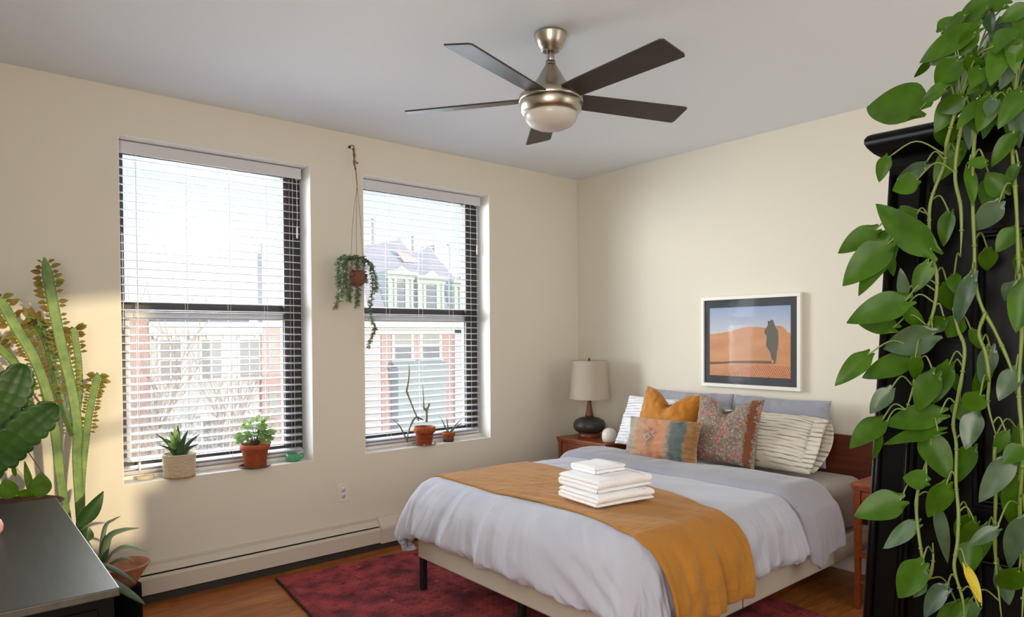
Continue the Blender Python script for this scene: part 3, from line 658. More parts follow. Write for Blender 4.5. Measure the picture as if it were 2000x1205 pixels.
# ---------------------------------------------------------------- towels
TA = at(1107, 975, plane=(2, .655)); 
def towel(label, ox, oy, z0, L, W_, hgt, layers, yaw, seed):
    root = empty('folded_towel', (ox, oy, z0), label, 'towel', 'folded white towels on the runner')
    Mx = Matrix.Translation((ox, oy, z0)) @ Matrix.Rotation(yaw, 4, 'Z')
    # serpentine fold seen from the end; extruded along x (local)
    t = hgt/layers; path = []
    w2 = W_/2
    for k in range(layers):
        zc = t*(k+.5); ys = (-w2+t*.5, w2-t*.5)
        if k % 2: ys = ys[::-1]
        m_ = 10
        for q in range(m_+1): path.append((lerp(ys[0], ys[1], q/m_), zc))
        if k < layers-1:
            s_ = 1 if ys[1] > 0 else -1
            for q in range(1, 5):
                a = -PI/2+PI*q/5; path.append((ys[1]+s_*t*.5*math.cos(a), zc+t/2+t/2*math.sin(a)))
    hw = t*.475; out = []
    n = len(path); left = []; right = []
    for i, (y, z) in enumerate(path):
        a = Vector(path[max(0, i-1)]); c = Vector(path[min(n-1, i+1)]); d = (c-a).normalized(); nn = Vector((-d.y, d.x))
        left.append(Vector((y, z))+nn*hw); right.append(Vector((y, z))-nn*hw)
    d0 = (Vector(path[0])-Vector(path[1])).normalized()*hw; d1 = (Vector(path[-1])-Vector(path[-2])).normalized()*hw
    ring = left+[Vector(path[-1])+d1*1.0]+list(reversed(right))+[Vector(path[0])+d0*1.0]
    ns = 26; vsx = []; m = len(ring)
    b = MB()
    for i in range(ns+1):
        u = i/ns; x = (u-.5)*L
        for q in ring:
            droop = 1-.10*(abs(u*2-1)**6)
            y = q.x*(1+.012*wr(u*4, q.y*20, seed)); z = q.y*droop+.0035*wr(u*5+q.x*7, q.y*30, seed+1)
            y += .0045*wr(u*6, q.y*60, seed+3)
            vsx.append(Mx @ Vector((x+.004*wr(q.x*12, q.y*40, seed), y, max(.001, z))))
    fs = [(i*m+k, i*m+(k+1) % m, (i+1)*m+(k+1) % m, (i+1)*m+k) for i in range(ns) for k in range(m)]
    b.add(vsx, fs)
    # end caps as strips between the two sides of the path
    for i in (0, ns):
        base_ = i*m
        cf = [(base_+k, base_+k+1, base_+m-3-k+0, base_+m-2-k) for k in range(len(left)-1)]
        b.add([], []); 
        for f in cf: b.f.append(f); b.m.append(0); b.sm.append(True)
    b.build('terry_cloth', M['towel'], root, sub=1)
    bx = L*.30
    b = MB(); dob = []
    for dx in (bx, bx+.010):
        b.tube([Mx @ Vector((dx+.001*math.sin(y*60), y, hgt*.985+.0015)) for y in [lerp(-w2+.012, w2-.02, k/14) for k in range(15)]]+[], .0016, 5)
        b.tube([Mx @ Vector((dx, -w2-.0005+.012*(1-math.sin(a)), hgt-t*.52+t*.5*math.sin(a)*1.02)) for a in [0+k*.2 for k in range(8)]], .0016, 5)
    b.build('border_stripe', mat('woven border', (214, 212, 214), .8), root)
yw = math.radians(-2)
TZ = .658
towel('white towel, bottom of the folded stack on the mustard runner', -1.775, -1.92, TZ, .34, .29, .058, 3, yw-.10, 1)
towel('white towel, middle of the folded stack on the mustard runner', -1.765, -1.905, TZ+.058, .335, .285, .064, 3, yw-.06, 2)
towel('small white hand towel on top of the folded stack', -1.765, -1.865, TZ+.122, .19, .18, .036, 2, yw-.05, 3)

# ---------------------------------------------------------------- nightstands, lamp
def nightstand(x0, x1, y0, y1, zt, label, zb=0):
    root = empty('nightstand', ((x0+x1)/2, (y0+y1)/2, 0), label, 'nightstand', 'cherry wood nightstands beside the bed')
    b = MB(); b.box(x0-.012, x1+.005, y0-.012, y1+.012, zt-.022, zt, bev=.005); b.box(x0-.006, x1, y0-.006, y1+.006, zt-.034, zt-.022, bev=.003); b.build('top', M['cherry'], root)
    for (xa, ya) in ((x0, y0), (x0, y1-.035), (x1-.035, y0), (x1-.035, y1-.035)):
        b = MB(); b.add([(xa, ya, zt-.034), (xa+.035, ya, zt-.034), (xa+.035, ya+.035, zt-.034), (xa, ya+.035, zt-.034), (xa+.007, ya+.007, 0), (xa+.028, ya+.007, 0), (xa+.028, ya+.028, 0), (xa+.007, ya+.028, 0)],
              [(0, 1, 2, 3), (7, 6, 5, 4), (0, 4, 5, 1), (1, 5, 6, 2), (2, 6, 7, 3), (3, 7, 4, 0)], 0, False); b.build('leg', M['cherry'], root)
    b = MB(); b.box(x0+.010, x1-.01, y0+.036, y1-.036, zt-.16, zt-.036); b.build('drawer_case', M['cherry'], root)
    b = MB(); b.box(x0+.002, x0+.012, y0+.04, y1-.04, zt-.15, zt-.045, bev=.003); dr = b.build('drawer', M['cherry'], root)
    b = MB(); b.lathe([(.004, 0), (.005, .012), (.011, .018), (.009, .026), (.0, .028)], 0, 0, 16, M=Matrix.Translation((x0+.002, (y0+y1)/2, zt-.10)) @ Matrix.Rotation(-PI/2, 4, 'Y')); b.build('knob', M['cherry'], dr)
    for zs in (.285, .15):
        b = MB(); b.box(x0+.008, x1-.008, y0+.03, y1-.03, zs-.016, zs, bev=.003); b.build('shelf', M['cherry'], root)
    b = MB(); b.box(x1-.012, x1-.006, y0+.03, y1-.03, .13, zt-.04); b.build('back_panel', M['cherry'], root)
    return root
nightstand(-.43, -.04, -.70, -.20, .622, 'reddish wooden nightstand in the corner left of the bed, holding the lamp')
nightstand(-.565, -.06, -3.05, -2.535, .655, 'reddish wooden nightstand right of the bed, beside the black armoire')
LX_, LY_ = -.255, -.375; zb = .622
root = empty('table_lamp', (LX_, LY_, zb), 'table lamp with cream drum shade, wooden neck and charcoal gourd base', 'lamp')
b = MB(); b.lathe([(.088, zb), (.090, zb+.004), (.086, zb+.034), (.080, zb+.038)], LX_, LY_, 40); b.build('foot', M['teak'], root)
b = MB(); b.lathe([(.074, zb+.036), (.105, zb+.046), (.122, zb+.066), (.128, zb+.088), (.124, zb+.112), (.110, zb+.134), (.080, zb+.150), (.045, zb+.158), (.030, zb+.160)], LX_, LY_, 48); b.build('ceramic_body', M['ceramic'], root)
b = MB(); b.lathe([(.036, zb+.157), (.031, zb+.18), (.024, zb+.215), (.017, zb+.26), (.014, zb+.30), (.0145, zb+.33)], LX_, LY_, 28); b.build('neck', M['teak'], root)
s0, s1 = zb+.302, zb+.605
b = MB()
for k in range(1):
    vsx = []; n = 64
    for r, z in ((.158, s0), (.158, s0+.004), (.1565, s0+.008), (.138, s1-.008), (.1395, s1-.004), (.1395, s1)):
        for q in range(n): a = 2*PI*q/n; vsx.append((LX_+r*math.cos(a), LY_+r*math.sin(a), z))
    b.add(vsx, [(i*n+q, i*n+(q+1) % n, (i+1)*n+(q+1) % n, (i+1)*n+q) for i in range(5) for q in range(n)])
o = b.build('lamp_shade', M['shade'], root, fix=False); o.modifiers.new('t', 'SOLIDIFY').thickness = .002
b = MB(); b.tube([(LX_, LY_, zb+.33), (LX_, LY_, s1+.02)], .004, 10); 
for a in (0, 2.09, 4.18): b.tube([(LX_, LY_, s1-.006), (LX_+.138*math.cos(a), LY_+.138*math.sin(a), s1-.010)], .0022, 6)
b.build('harp', M['bronze'], root)
b = MB(); b.lathe([(.004, s1-.002), (.012, s1+.003), (.005, s1+.010), (.008, s1+.017), (.0, s1+.022)], LX_, LY_, 16); b.build('finial', M['bronze'], root)
b = MB(); b.lathe([(.03, .622), (.05, .626), (.056, .638), (.054, .640), (.046, .630), (.0, .627)], -.22, -.575, 28)
o = b.build('trinket_dish', M['jade'], None, (-.22, -.575, .622)); tag(o, 'small green dish on the left nightstand behind the lamp base', 'dish')
b = MB(); b.lathe([(.040, .622), (.050, .630), (.056, .655), (.055, .685), (.047, .708), (.030, .722), (.012, .727), (.0, .728)], -.335, -.655, 32)
o = b.build('ceramic_diffuser', M['egg'], None, (-.335, -.655, .622)); tag(o, 'small rounded white ceramic diffuser at the edge of the left nightstand', 'diffuser')

# ---------------------------------------------------------------- framed picture
y0, y1, z0, z1 = -1.255, -1.985, 1.062, 1.688
root = empty('framed_picture', (-.02, (y0+y1)/2, (z0+z1)/2), 'white framed desert photograph of a robed figure, hung above the pillows', 'picture')
b = MB(); fw = .024
for (ya, yb, za, zb_) in ((y0, y1, z1-fw, z1), (y0, y1, z0, z0+fw), (y0, y0-fw, z0+fw, z1-fw), (y1+fw, y1, z0+fw, z1-fw)): b.box(-.036, -.004, min(ya, yb), max(ya, yb), za, zb_, bev=.002)
b.build('frame', M['frame'], root)
b = MB(); b.box(-.022, -.012, y1+fw, y0-fw, z0+fw, z1-fw); b.build('mount', M['mat_board'], root)
# printed photograph: one board, its drawing in raised ink layers of a fraction of a millimetre
py0, py1, pz0, pz1 = y0-.066, y1+.070, z0+.078, z1-.078
sky = mat('printed sky', (140, 164, 200), .5)
N, bs = nodes_of(sky); t1 = N.nodes.new('ShaderNodeTexCoord'); t2 = N.nodes.new('ShaderNodeSeparateXYZ'); t3 = N.nodes.new('ShaderNodeMapRange'); t4 = N.nodes.new('ShaderNodeValToRGB')
t3.inputs[1].default_value = -.02; t3.inputs[2].default_value = .24; t4.color_ramp.elements[0].color = (*lin((214, 208, 208)), 1); t4.color_ramp.elements[1].color = (*lin((132, 156, 196)), 1)
N.links.new(t1.outputs['Object'], t2.inputs[0]); N.links.new(t2.outputs[2], t3.inputs[0]); N.links.new(t3.outputs[0], t4.inputs[0]); N.links.new(t4.outputs[0], bs.inputs[0])
sand = mat('printed sand', (186, 122, 76), .5, vary=((5, 3, 14), (206, 148, 100), 4, .25))
ripple = mat('printed ripples', (190, 104, 50), .5)
N, bs = nodes_of(ripple); t1 = N.nodes.new('ShaderNodeTexCoord'); t2 = N.nodes.new('ShaderNodeTexWave'); t3 = N.nodes.new('ShaderNodeMapping'); t4 = N.nodes.new('ShaderNodeValToRGB')
t2.inputs['Scale'].default_value = 26; t2.inputs['Distortion'].default_value = 4; t2.bands_direction = 'DIAGONAL'; t4.color_ramp.elements[0].color = (*lin((142, 70, 40)), 1); t4.color_ramp.elements[1].color = (*lin((222, 150, 96)), 1)
N.links.new(t1.outputs['Object'], t3.inputs[0]); t3.inputs['Scale'].default_value = (0, 1.6, -1.0); N.links.new(t3.outputs[0], t2.inputs[0]); N.links.new(t2.outputs[1], t4.inputs[0]); N.links.new(t4.outputs[0], bs.inputs[0])
shad = mat('printed shadow', (120, 78, 56), .6); robe = mat('printed robe', (84, 80, 72), .6, vary=(30, (98, 92, 82), 3, .3)); skin = mat('printed feet', (196, 150, 130), .6)
def pp(s, t, k): return (-.0232-.0002*k, lerp(py0, py1, s), lerp(pz0, pz1, t))
b = MB()
def poly(pts, k, mi): b.prism([pp(s, t, k) for s, t in pts], (.0002, 0, 0), mi)
poly([(0, 0), (1, 0), (1, 1), (0, 1)], 0, 0)
dune = [(0, .615), (.12, .625), (.25, .65), (.38, .69), (.5, .715), (.62, .71), (.72, .695), (.80, .71), (.87, .725), (.92, .70), (.955, .65), (.97, .63), (1, .62)]
poly([(0, 0), (1, 0)]+list(reversed(dune)), 1, 1)
poly([(0, .0), (1, .0), (1, .16), (.86, .17), (.6, .165), (.45, .12), (.30, .05)], 2, 2)
poly([(0, .16), (.3, .185), (.6, .195), (.80, .195), (.84, .21), (.80, .235), (.6, .235), (.35, .225), (.15, .205), (0, .20)], 3, 3)
fig = [(.745, .80), (.735, .775), (.76, .785), (.775, .81), (.80, .80), (.81, .76), (.83, .70), (.855, .66), (.86, .58), (.86, .46), (.85, .40), (.865, .385), (.845, .385), (.84, .30), (.835, .235), (.82, .22), (.80, .25), (.785, .245), (.775, .30), (.76, .37), (.735, .41), (.715, .45), (.72, .52), (.725, .58), (.70, .62), (.695, .645), (.715, .69), (.73, .72), (.745, .76)]
poly(fig, 4, 4)
poly([(.785, .245), (.80, .25), (.80, .205), (.78, .205)], 5, 5)
b.build('print', [sky, sand, ripple, shad, robe, skin], root)
b = MB(); b.box(-.0262, -.0252, y1+fw, y0-fw, z0+fw, z1-fw); b.build('glazing', glass('picture glass', (1, 1, 1), .012, .05), root)
# ================================================================ ceiling fan
FX, FY = -2.10, -1.90
root = empty('ceiling_fan', (FX, FY, H), 'brushed nickel ceiling fan with five dark blades and an opal light bowl', 'ceiling fan')
b = MB(); b.lathe([(.060, H), (.0715, H-.004), (.0725, H-.010), (.0715, H-.014), (.064, H-.036), (.052, H-.064), (.044, H-.070), (.041, H-.078), (.034, H-.080), (.022, H-.080)], FX, FY, 48); b.build('canopy', M['nickel'], root)
b = MB(); b.lathe([(.0165, H-.06), (.0165, 2.60)], FX, FY, 24); b.lathe([(.022, 2.628), (.023, 2.61), (.023, 2.600)], FX, FY, 24); b.build('downrod', M['nickel'], root)
b = MB(); b.lathe([(.022, 2.615), (.030, 2.602), (.040, 2.585), (.054, 2.560), (.070, 2.535), (.090, 2.512), (.104, 2.500), (.118, 2.490), (.128, 2.482), (.138, 2.474), (.1415, 2.464), (.1415, 2.452), (.138, 2.447)], FX, FY, 64); b.build('motor_housing', M['nickel'], root)
b = MB(); b.lathe([(.1335, 2.449), (.1335, 2.441)], FX, FY, 64); b.build('black_ring', M['dark'], root)  # black ring recessed between housing and light ring
b = MB(); b.lathe([(.138, 2.444), (.139, 2.438), (.132, 2.408), (.118, 2.394), (.114, 2.394)], FX, FY, 64); b.build('light_ring', M['nickel'], root)
b = MB(); b.lathe([(.116, 2.400), (.117, 2.388), (.110, 2.368), (.094, 2.350), (.066, 2.337), (.034, 2.331), (.0, 2.329)], FX, FY, 64); b.build('light_bowl', M['opal'], root)
for k in range(5):
    a = math.radians(-163.5+72*k)
    Mb = Matrix.Translation((FX, FY, 2.466)) @ Matrix.Rotation(a, 4, 'Z') @ Matrix.Rotation(math.radians(-12.5), 4, 'X')
    pts = [(.085, -.052), (.20, -.058), (.655, -.068), (.668, -.060), (.672, .055), (.664, .070), (.20, .058), (.085, .052)]
    bm = bmesh.new(); vsb = [bm.verts.new((x, y, -.0035)) for x, y in pts]; f = bm.faces.new(vsb)
    r_ = bmesh.ops.extrude_face_region(bm, geom=[f]); bmesh.ops.translate(bm, verts=[v for v in r_['geom'] if isinstance(v, bmesh.types.BMVert)], vec=(0, 0, .007))
    bmesh.ops.bevel(bm, geom=bm.edges[:], offset=.0022, segments=2, profile=.5, affect='EDGES')
    b = MB(); b.bm(bm, 0, Mb, smooth=False); bl = b.build('fan_blade', M['blade'], root)
    b = MB(); b.box(.06, .125, -.030, .030, .003, .012, M=Mb, bev=.003); b.build('blade_arm', M['nickel'], bl)

# ================================================================ leaf makers
def leaf(mb, base, tip, wid, nrm, mi=0, heart=0, fold=.25, curl=.15, n=8, thick=0):
    """Adds one leaf blade from base to tip; nrm is its face direction."""
    base, tip = Vector(base), Vector(tip); ax = tip-base; L = ax.length
    if L < 1e-5: return
    t = ax/L; nn = Vector(nrm); nn = (nn-t*nn.dot(t))
    nn = nn.normalized() if nn.length > 1e-4 else t.orthogonal().normalized()
    s = t.cross(nn)
    vsx = []; m = 3
    for i in range(n+1):
        u = i/n
        if heart: w_ = wid/2*(math.sin(PI/2*min(1, .30+u*2.6))**.9)*(1 if u < .27 else max(.015, (1-((u-.27)/.73)**1.7))**.85)
        else: w_ = wid/2*max(0.02, math.sin(PI*(u*.97+.015)**.8))**.9
        uu = u
        for j in range(-m, m+1):
            a = j/m
            back = -heart*.17*L*math.sin(PI*min(1, abs(a)*.95))*max(0, 1-u*3.0) if heart else 0
            p = base+t*(uu*L+back)+s*(a*w_)+nn*(fold*w_*abs(a)**1.4-curl*L*(u-.4)**2+.006*L*math.sin(u*9+a*3))
            vsx.append(p)
    W_ = 2*m+1
    mb.add(vsx, [(i*W_+j, i*W_+j+1, (i+1)*W_+j+1, (i+1)*W_+j) for i in range(n) for j in range(2*m)], mi, True)
def spike(mb, pts, w0, th, mi=0, n=8, up=(0, 0, 1)):
    """Succulent leaf: a thick tapering blade along a curve."""
    P = catmull(pts, 5); N_ = len(P)
    def sect(k, i): return 1
    rs = [max(.0008, w0*(math.sin(PI*min(1, (.28+.72*i/(N_-1))))**.75 if i < N_-1 else .03)) for i in range(N_)]
    b2 = MB(); b2.tube(P, rs, n)
    # flatten towards the leaf's own face
    for i in range(N_):
        c = P[i]; t = (P[min(i+1, N_-1)]-P[max(0, i-1)]).normalized(); fn = Vector(up)-t*Vector(up).dot(t)
        fn = fn.normalized() if fn.length > 1e-3 else t.orthogonal().normalized()
        for k in range(n):
            v = Vector(b2.v[i*n+k]); d = v-c; b2.v[i*n+k] = tuple(v-fn*d.dot(fn)*(1-th))
    mb.add(b2.v, b2.f, mi, True)
def pot_lathe(b, cx, cy, z, h, r0, r1, rim, rimh, mi=0, n=40):
    b.lathe([(0, z+.0005), (r0*.96, z+.0005), (r0, z+.003), (lerp(r0, r1, .97*(h-rimh)/h), z+h-rimh), (r1+rim, z+h-rimh+.002), (r1+rim*1.1, z+h-.003), (r1+rim*.7, z+h), (r1-.004, z+h), (r1-.008, z+h-.02), (0.001, z+h-.02)], cx, cy, n, mi)
def soil(cx, cy, z, r, parent):
    b = MB(); vsx = [(cx, cy, z+.002)]; n = 24
    for ring, rr in enumerate((.5, 1)):
        for k in range(n): a = 2*PI*k/n; vsx.append((cx+r*rr*math.cos(a), cy+r*rr*math.sin(a), z+.003*wr(math.cos(a)*4, math.sin(a)*4+rr)))
    b.add(vsx, [(0, 1+k, 1+(k+1) % n) for k in range(n)]+[(1+k, 1+n+k, 1+n+(k+1) % n, 1+(k+1) % n) for k in range(n)]); b.build('soil', M['soil'], parent)

# ================================================================ plants on the sills
# 1 woven pot with gasteria
c = (at(350, 880, plane=(1, .030)).x, .030, SZ0+.004)
root = empty('potted_succulent', c, 'spiky dark green succulent in a round cream woven pot on the left sill', 'potted plant', 'plants on the window sills')
b = MB(); hgt = .132; nr = 15
prof = [(0, c[2]+.001), (.074, c[2]+.001), (.078, c[2]+.006)]
for k in range(nr):
    z0_ = c[2]+.008+(hgt-.008)*k/nr; dz = (hgt-.008)/nr
    for q in range(5): a = PI*q/4; prof.append((.0785+.004*math.sin(a)+.006*(k/nr), z0_+dz*q/4))
prof += [(.080, c[2]+hgt), (.078, c[2]+hgt-.02), (.001, c[2]+hgt-.02)]
b.lathe(prof, c[0], c[1], 56); b.build('woven_pot', mat('cream woven fibre', (222, 208, 184), .9, bump=((160, 160, 60), .4, .002), vary=((60, 60, 200), (196, 176, 146), 3, .3)), root)
b = MB(); b.lathe([(.0795, c[2]), (.0825, c[2]+.003), (.0825, c[2]+.012), (.0795, c[2]+.014)], c[0], c[1], 56); b.build('worn_foot', mat('worn brown fibre', (142, 110, 80), .9, vary=(60, (186, 160, 124), 3, .2)), root)
soil(c[0], c[1], c[2]+hgt-.018, .076, root)
b = MB(); random.seed(11)
for (dx, dz, w_, dy) in ((-.13, .155, .010, -.01), (-.115, .075, .010, -.02), (-.075, .12, .010, .02), (-.045, .165, .013, .0), (.0, .20, .014, .02), (.03, .15, .013, -.03), (.012, .12, .012, -.04), (.055, .16, .012, .01), (.085, .11, .011, -.02), (.125, .125, .010, .01), (.105, .06, .010, -.03), (-.02, .10, .012, -.045)):
    p0 = Vector((c[0]+dx*.15, c[1]+dy*.4, c[2]+hgt-.022)); p2 = Vector((c[0]+dx*.92, c[1]+dy, c[2]+hgt+dz*.78))
    pm = p0.lerp(p2, .5)+Vector((-dx*.10, 0, .012)); spike(b, [p0, pm, p2], w_, .45, 0, up=(random.uniform(-.5, .5), -1, .5))
b.build('foliage', M['aloe'], root)
b = MB()
for (dx, dz) in ((-.03, .215), (-.055, .165), (-.065, .09), (-.015, .15)):
    leaf(b, (c[0]+dx*.3, c[1]-.02, c[2]+hgt+.03), (c[0]+dx, c[1]-.03, c[2]+hgt+dz*.75), .032, (.1, -1, .3))
b.build('pale_leaves', M['fresh'], root)

def terracotta(name, c, h, r0, r1, label, mats, saucer=None, rimh=.026):
    root = empty(name, c, label, 'potted plant', 'plants on the window sills')
    z = c[2]
    if saucer:
        b = MB(); b.lathe([(0, z+.001), (saucer*.86, z+.001), (saucer, z+.014), (saucer-.003, z+.015), (saucer*.84, z+.005), (.001, z+.005)], c[0], c[1], 40); b.build('saucer', saucer_m, root); z += .006
    b = MB(); pot_lathe(b, c[0], c[1], z, h, r0, r1, .006, rimh); b.build('pot', mats, root)
    soil(c[0], c[1], z+h-.016, r1-.007, root)
    return root, z+h
# 2 leafy plant in terracotta
saucer_m = mat('brown glazed saucer', (96, 70, 58), .25)
c = (at(498, 870, plane=(1, .022)).x, .022, SZ0+.004)
root, zt = terracotta('potted_peperomia', c, .135, .062, .080, 'round-leaved light green plant in a terracotta pot with saucer on the left sill', M['terracotta'], .092, .03)
b = MB(); b2 = MB(); random.seed(4)
for k in range(60):
    a = random.uniform(0, 2*PI); rr = random.uniform(.02, .095); hh = random.uniform(.02, .085) if rr > .05 else random.uniform(.05, .115)
    p = Vector((c[0]+rr*math.cos(a), c[1]+rr*(.5 if math.sin(a) > 0 else .8)*math.sin(a), zt+hh-.01)); q0 = Vector((c[0]+rr*.2*math.cos(a), c[1]+rr*.2*math.sin(a), zt-.015))
    b2.tube(catmull([q0, q0.lerp(p, .5)+Vector((0, 0, .02)), p], 4), .0014, 5)
    d = Vector((math.cos(a), math.sin(a), random.uniform(-.7, .2))).normalized(); s_ = random.uniform(.036, .056)
    leaf(b, p-d*.004, p+d*s_, s_*.95, (d.x*.4, d.y*.4-.5, .8), heart=.6, fold=.15)
for (dx, dz) in ((-.085, .15), (-.03, .165), (.02, .195), (.055, .15), (.075, .17)):
    p = Vector((c[0]+dx*.7, c[1], zt+dz*.75)); b2.tube(catmull([(c[0], c[1], zt-.01), (c[0]+dx*.3, c[1], zt+dz*.4), p], 4), .0015, 5)
    leaf(b, p, p+Vector((dx*.2+.01, -.01, .03)), .026, (0, -1, .2)); leaf(b, p, p+Vector((-.026, -.01, .006)), .022, (0, -1, .4))
b2.build('stems', M['twig'], root); b.build('foliage', M['fresh'], root)
# 3 pencil stemmed plant in weathered terracotta
saucer_m = M['clear']
c = (at(829, 845, plane=(1, .034)).x, .034, SZ0+.004)
root, zt = terracotta('potted_pencil_cactus', c, .128, .052, .072, 'bare pencil-stemmed succulent in a stained terracotta pot on the right sill', M['terra_old'], .090, .042)
def P1(px, py, y=.034): return at(px, py, plane=(1, y))
pale = mat('pale succulent stem', (160, 158, 132), .6, vary=(30, (112, 122, 92), 3, .3))
b = MB(); 
b.tube(catmull([P1(818, 822), P1(808, 800), P1(797, 772), P1(794, 762), P1(797, 748), P1(799, 728), P1(798.5, 711)], 4), [.006]*9+[.0085]*6+[.0065]*3+[.0055]*4+[.004, .003, .0015], 8)
b.tube(catmull([P1(833, 824), P1(833, 806), P1(834, 796)], 4), [.010]*6+[.011]*3, 8)
b.tube(catmull([P1(834, 802), P1(828, 797), P1(827, 780), P1(826, 760), P1(825, 748)], 4), [.006, .008, .010, .010, .009, .007, .006, .005, .005, .004, .004, .003, .003, .002, .002, .001, .001][:17], 8)
b.tube(catmull([P1(832, 802), P1(836, 795), P1(838, 788)], 3), .009, 8)
b.build('stem', pale, root)
b = MB()
spike(b, [P1(826, 820, .034), P1(812, 815, .03), P1(803, 828, .02), P1(797, 846, .015), P1(796, 862, .02)], .0125, .5)
spike(b, [P1(796, 864, .02), P1(789, 848, .02), P1(779, 830, .02), P1(763, 816, .02)], .009, .5)
b.build('drooping_leaf', M['bluegreen'], root)
# 4 small aloe
c = (at(876, 848, plane=(1, .056)).x, .056, SZ0+.004)
root, zt = terracotta('potted_aloe', c, .070, .036, .045, 'tiny aloe with thin splayed leaves in a small terracotta pot on the right sill', M['terra_old'], None, .022)
b = MB(); b.lathe([(.0375, c[2]), (.040, c[2]+.022), (.0372, c[2]+.024)], c[0], c[1], 32); b.build('dark_foot', mat('darker foot clay', (66, 52, 44), .7), root)  # darker band around the foot of the pot
b = MB()
for (px, py, dy) in ((858, 812, 0), (872, 812, .01), (885, 838, 0), (902, 818, .0), (904, 824, -.01), (866, 830, -.02), (893, 832, .02)):
    p0 = Vector((c[0], c[1], zt-.018)); p2 = P1(px, py, .056+dy); spike(b, [p0, p0.lerp(p2, .5)+Vector((0, 0, .008)), p2], .0055, .5, up=(0, -1, .6))
b.build('foliage', M['bluegreen'], root)
# 5 small things on the left sill
c = Vector((at(573, 887, plane=(1, .062)).x, .062, SZ0+.004))
b = MB(); b.lathe([(.030, c.z), (.044, c.z+.006), (.047, c.z+.03), (.044, c.z+.048), (.040, c.z+.048), (.041, c.z+.03), (.036, c.z+.010), (.001, c.z+.008)], c.x, c.y, 32)
root = empty('glass_votive', c, 'small green glass tealight holder at the right end of the left sill', 'candle holder'); b.build('glass_cup', M['jade'], root)
b = MB(); b.tube(catmull([(c.x+.043, c.y, c.z+.042), (c.x+.062, c.y, c.z+.038), (c.x+.064, c.y, c.z+.018), (c.x+.044, c.y, c.z+.012)], 5), .005, 8); b.build('handle', M['jade'], root)
c = Vector((-3.318, .075, SZ0+.004)); b = MB(); random.seed(2)
pts = []
for k in range(64):
    a = k*.52; r_ = .030+.012*wr(k*.3, 1); pts.append(Vector((c.x+r_*1.35*math.cos(a)+.006*wr(k, 2), c.y+r_*.7*math.sin(a), c.z+.004+.016*k/64+.003*wr(k*.7, 4))))
b.tube(catmull(pts, 2), .0032, 6)
o = b.build('coiled_cord', M['crystal'], None, c); tag(o, 'coil of pale blind cord lying at the sunlit left end of the left sill', 'cord')

# ================================================================ hanging planter
hx, hy = -2.112, -.055; pc = Vector((-2.128, -.125, 1.80))
root = empty('hanging_planter', (hx, hy, 2.65), 'trailing succulent in a small brown hanging pot on twine between the windows', 'hanging plant')
b = MB(); b.tube(catmull([(hx, 0, 2.662), (hx, -.03, 2.668), (hx, -.058, 2.66), (hx, -.062, 2.648), (hx, -.05, 2.642)], 5), .0025, 8); b.lathe([(.010, 0), (.010, .003)], 0, 0, 16, M=Matrix.Translation((hx, -.003, 2.662)) @ Matrix.Rotation(PI/2, 4, 'X')); b.build('hook', M['bronze'], root)
b = MB(); top = Vector((hx, hy, 2.645)); kn = Vector((hx+.006, hy-.02, 2.50))
b.tube(catmull([top, (hx+.004, hy-.004, 2.60), (hx, hy-.01, 2.55), kn], 5), [.007, .008, .007, .006, .0075, .009, .007, .005, .004, .006, .008, .007, .005, .0045, .006, .004], 7)
b.tube(catmull([(hx, hy-.01, 2.57), (hx+.02, hy-.014, 2.545), (hx+.028, hy-.01, 2.555)], 4), .003, 6)
b.build('twine_knot', M['twine'], root)
b = MB(); kn2 = Vector((hx+.010, hy-.03, 2.40)); b.tube([kn, kn2], .0028, 6)
for (dx, dy) in ((-.040, .0), (-.018, -.035), (.042, .01)): b.tube(catmull([kn2, (pc.x+dx*.7, pc.y+dy*.5, 2.15), (pc.x+dx*1.2, pc.y+dy, pc.z+.055)], 5), .0013, 5)
b.build('twine', M['twine'], root)
b = MB(); b.lathe([(0, pc.z-.052), (.030, pc.z-.050), (.044, pc.z-.030), (.050, pc.z+.0), (.047, pc.z+.030), (.042, pc.z+.048), (.038, pc.z+.048), (.038, pc.z+.035), (.001, pc.z+.035)], pc.x, pc.y, 32); b.build('pot', M['brownpot'], root)
b = MB(); b2 = MB(); random.seed(21)
strands = []
def PH(px, py, y): return at(px, py, plane=(1, y))
strands.append(([PH(704, 512, -.12), PH(716, 508, -.12), PH(725, 530, -.12), PH(728, 560, -.12), PH(725, 590, -.12), PH(722, 610, -.12), PH(731, 640, -.12), PH(727, 655, -.12), PH(717, 680, -.12)], 2.1))
strands.append(([PH(706, 508, -.12), PH(722, 512, -.11), PH(731, 535, -.11), PH(735, 555, -.11), PH(732, 572, -.11)], 2.0))
for (x0_, x1_, y1_, x2_, y2_) in ((688, 668, 520, 665, 590), (690, 676, 515, 679, 582), (694, 698, 545, 697, 598), (686, 662, 530, 668, 580), (690, 672, 540, 682, 590), (696, 700, 560, 697, 600), (684, 664, 560, 653, 604), (688, 660, 512, 660, 560), (700, 712, 530, 714, 552), (692, 686, 550, 681, 588), (690, 670, 508, 672, 556)):
    y_ = -.125+random.uniform(-.05, .06)
    strands.append(([PH(x0_, 508, -.12), PH(lerp(x0_, x1_, .7), 502, (y_-.12)/2), PH(x1_, y1_, y_), PH((x1_+x2_)/2, (y1_+y2_)/2, y_), PH(x2_, y2_, y_)], 1.8))
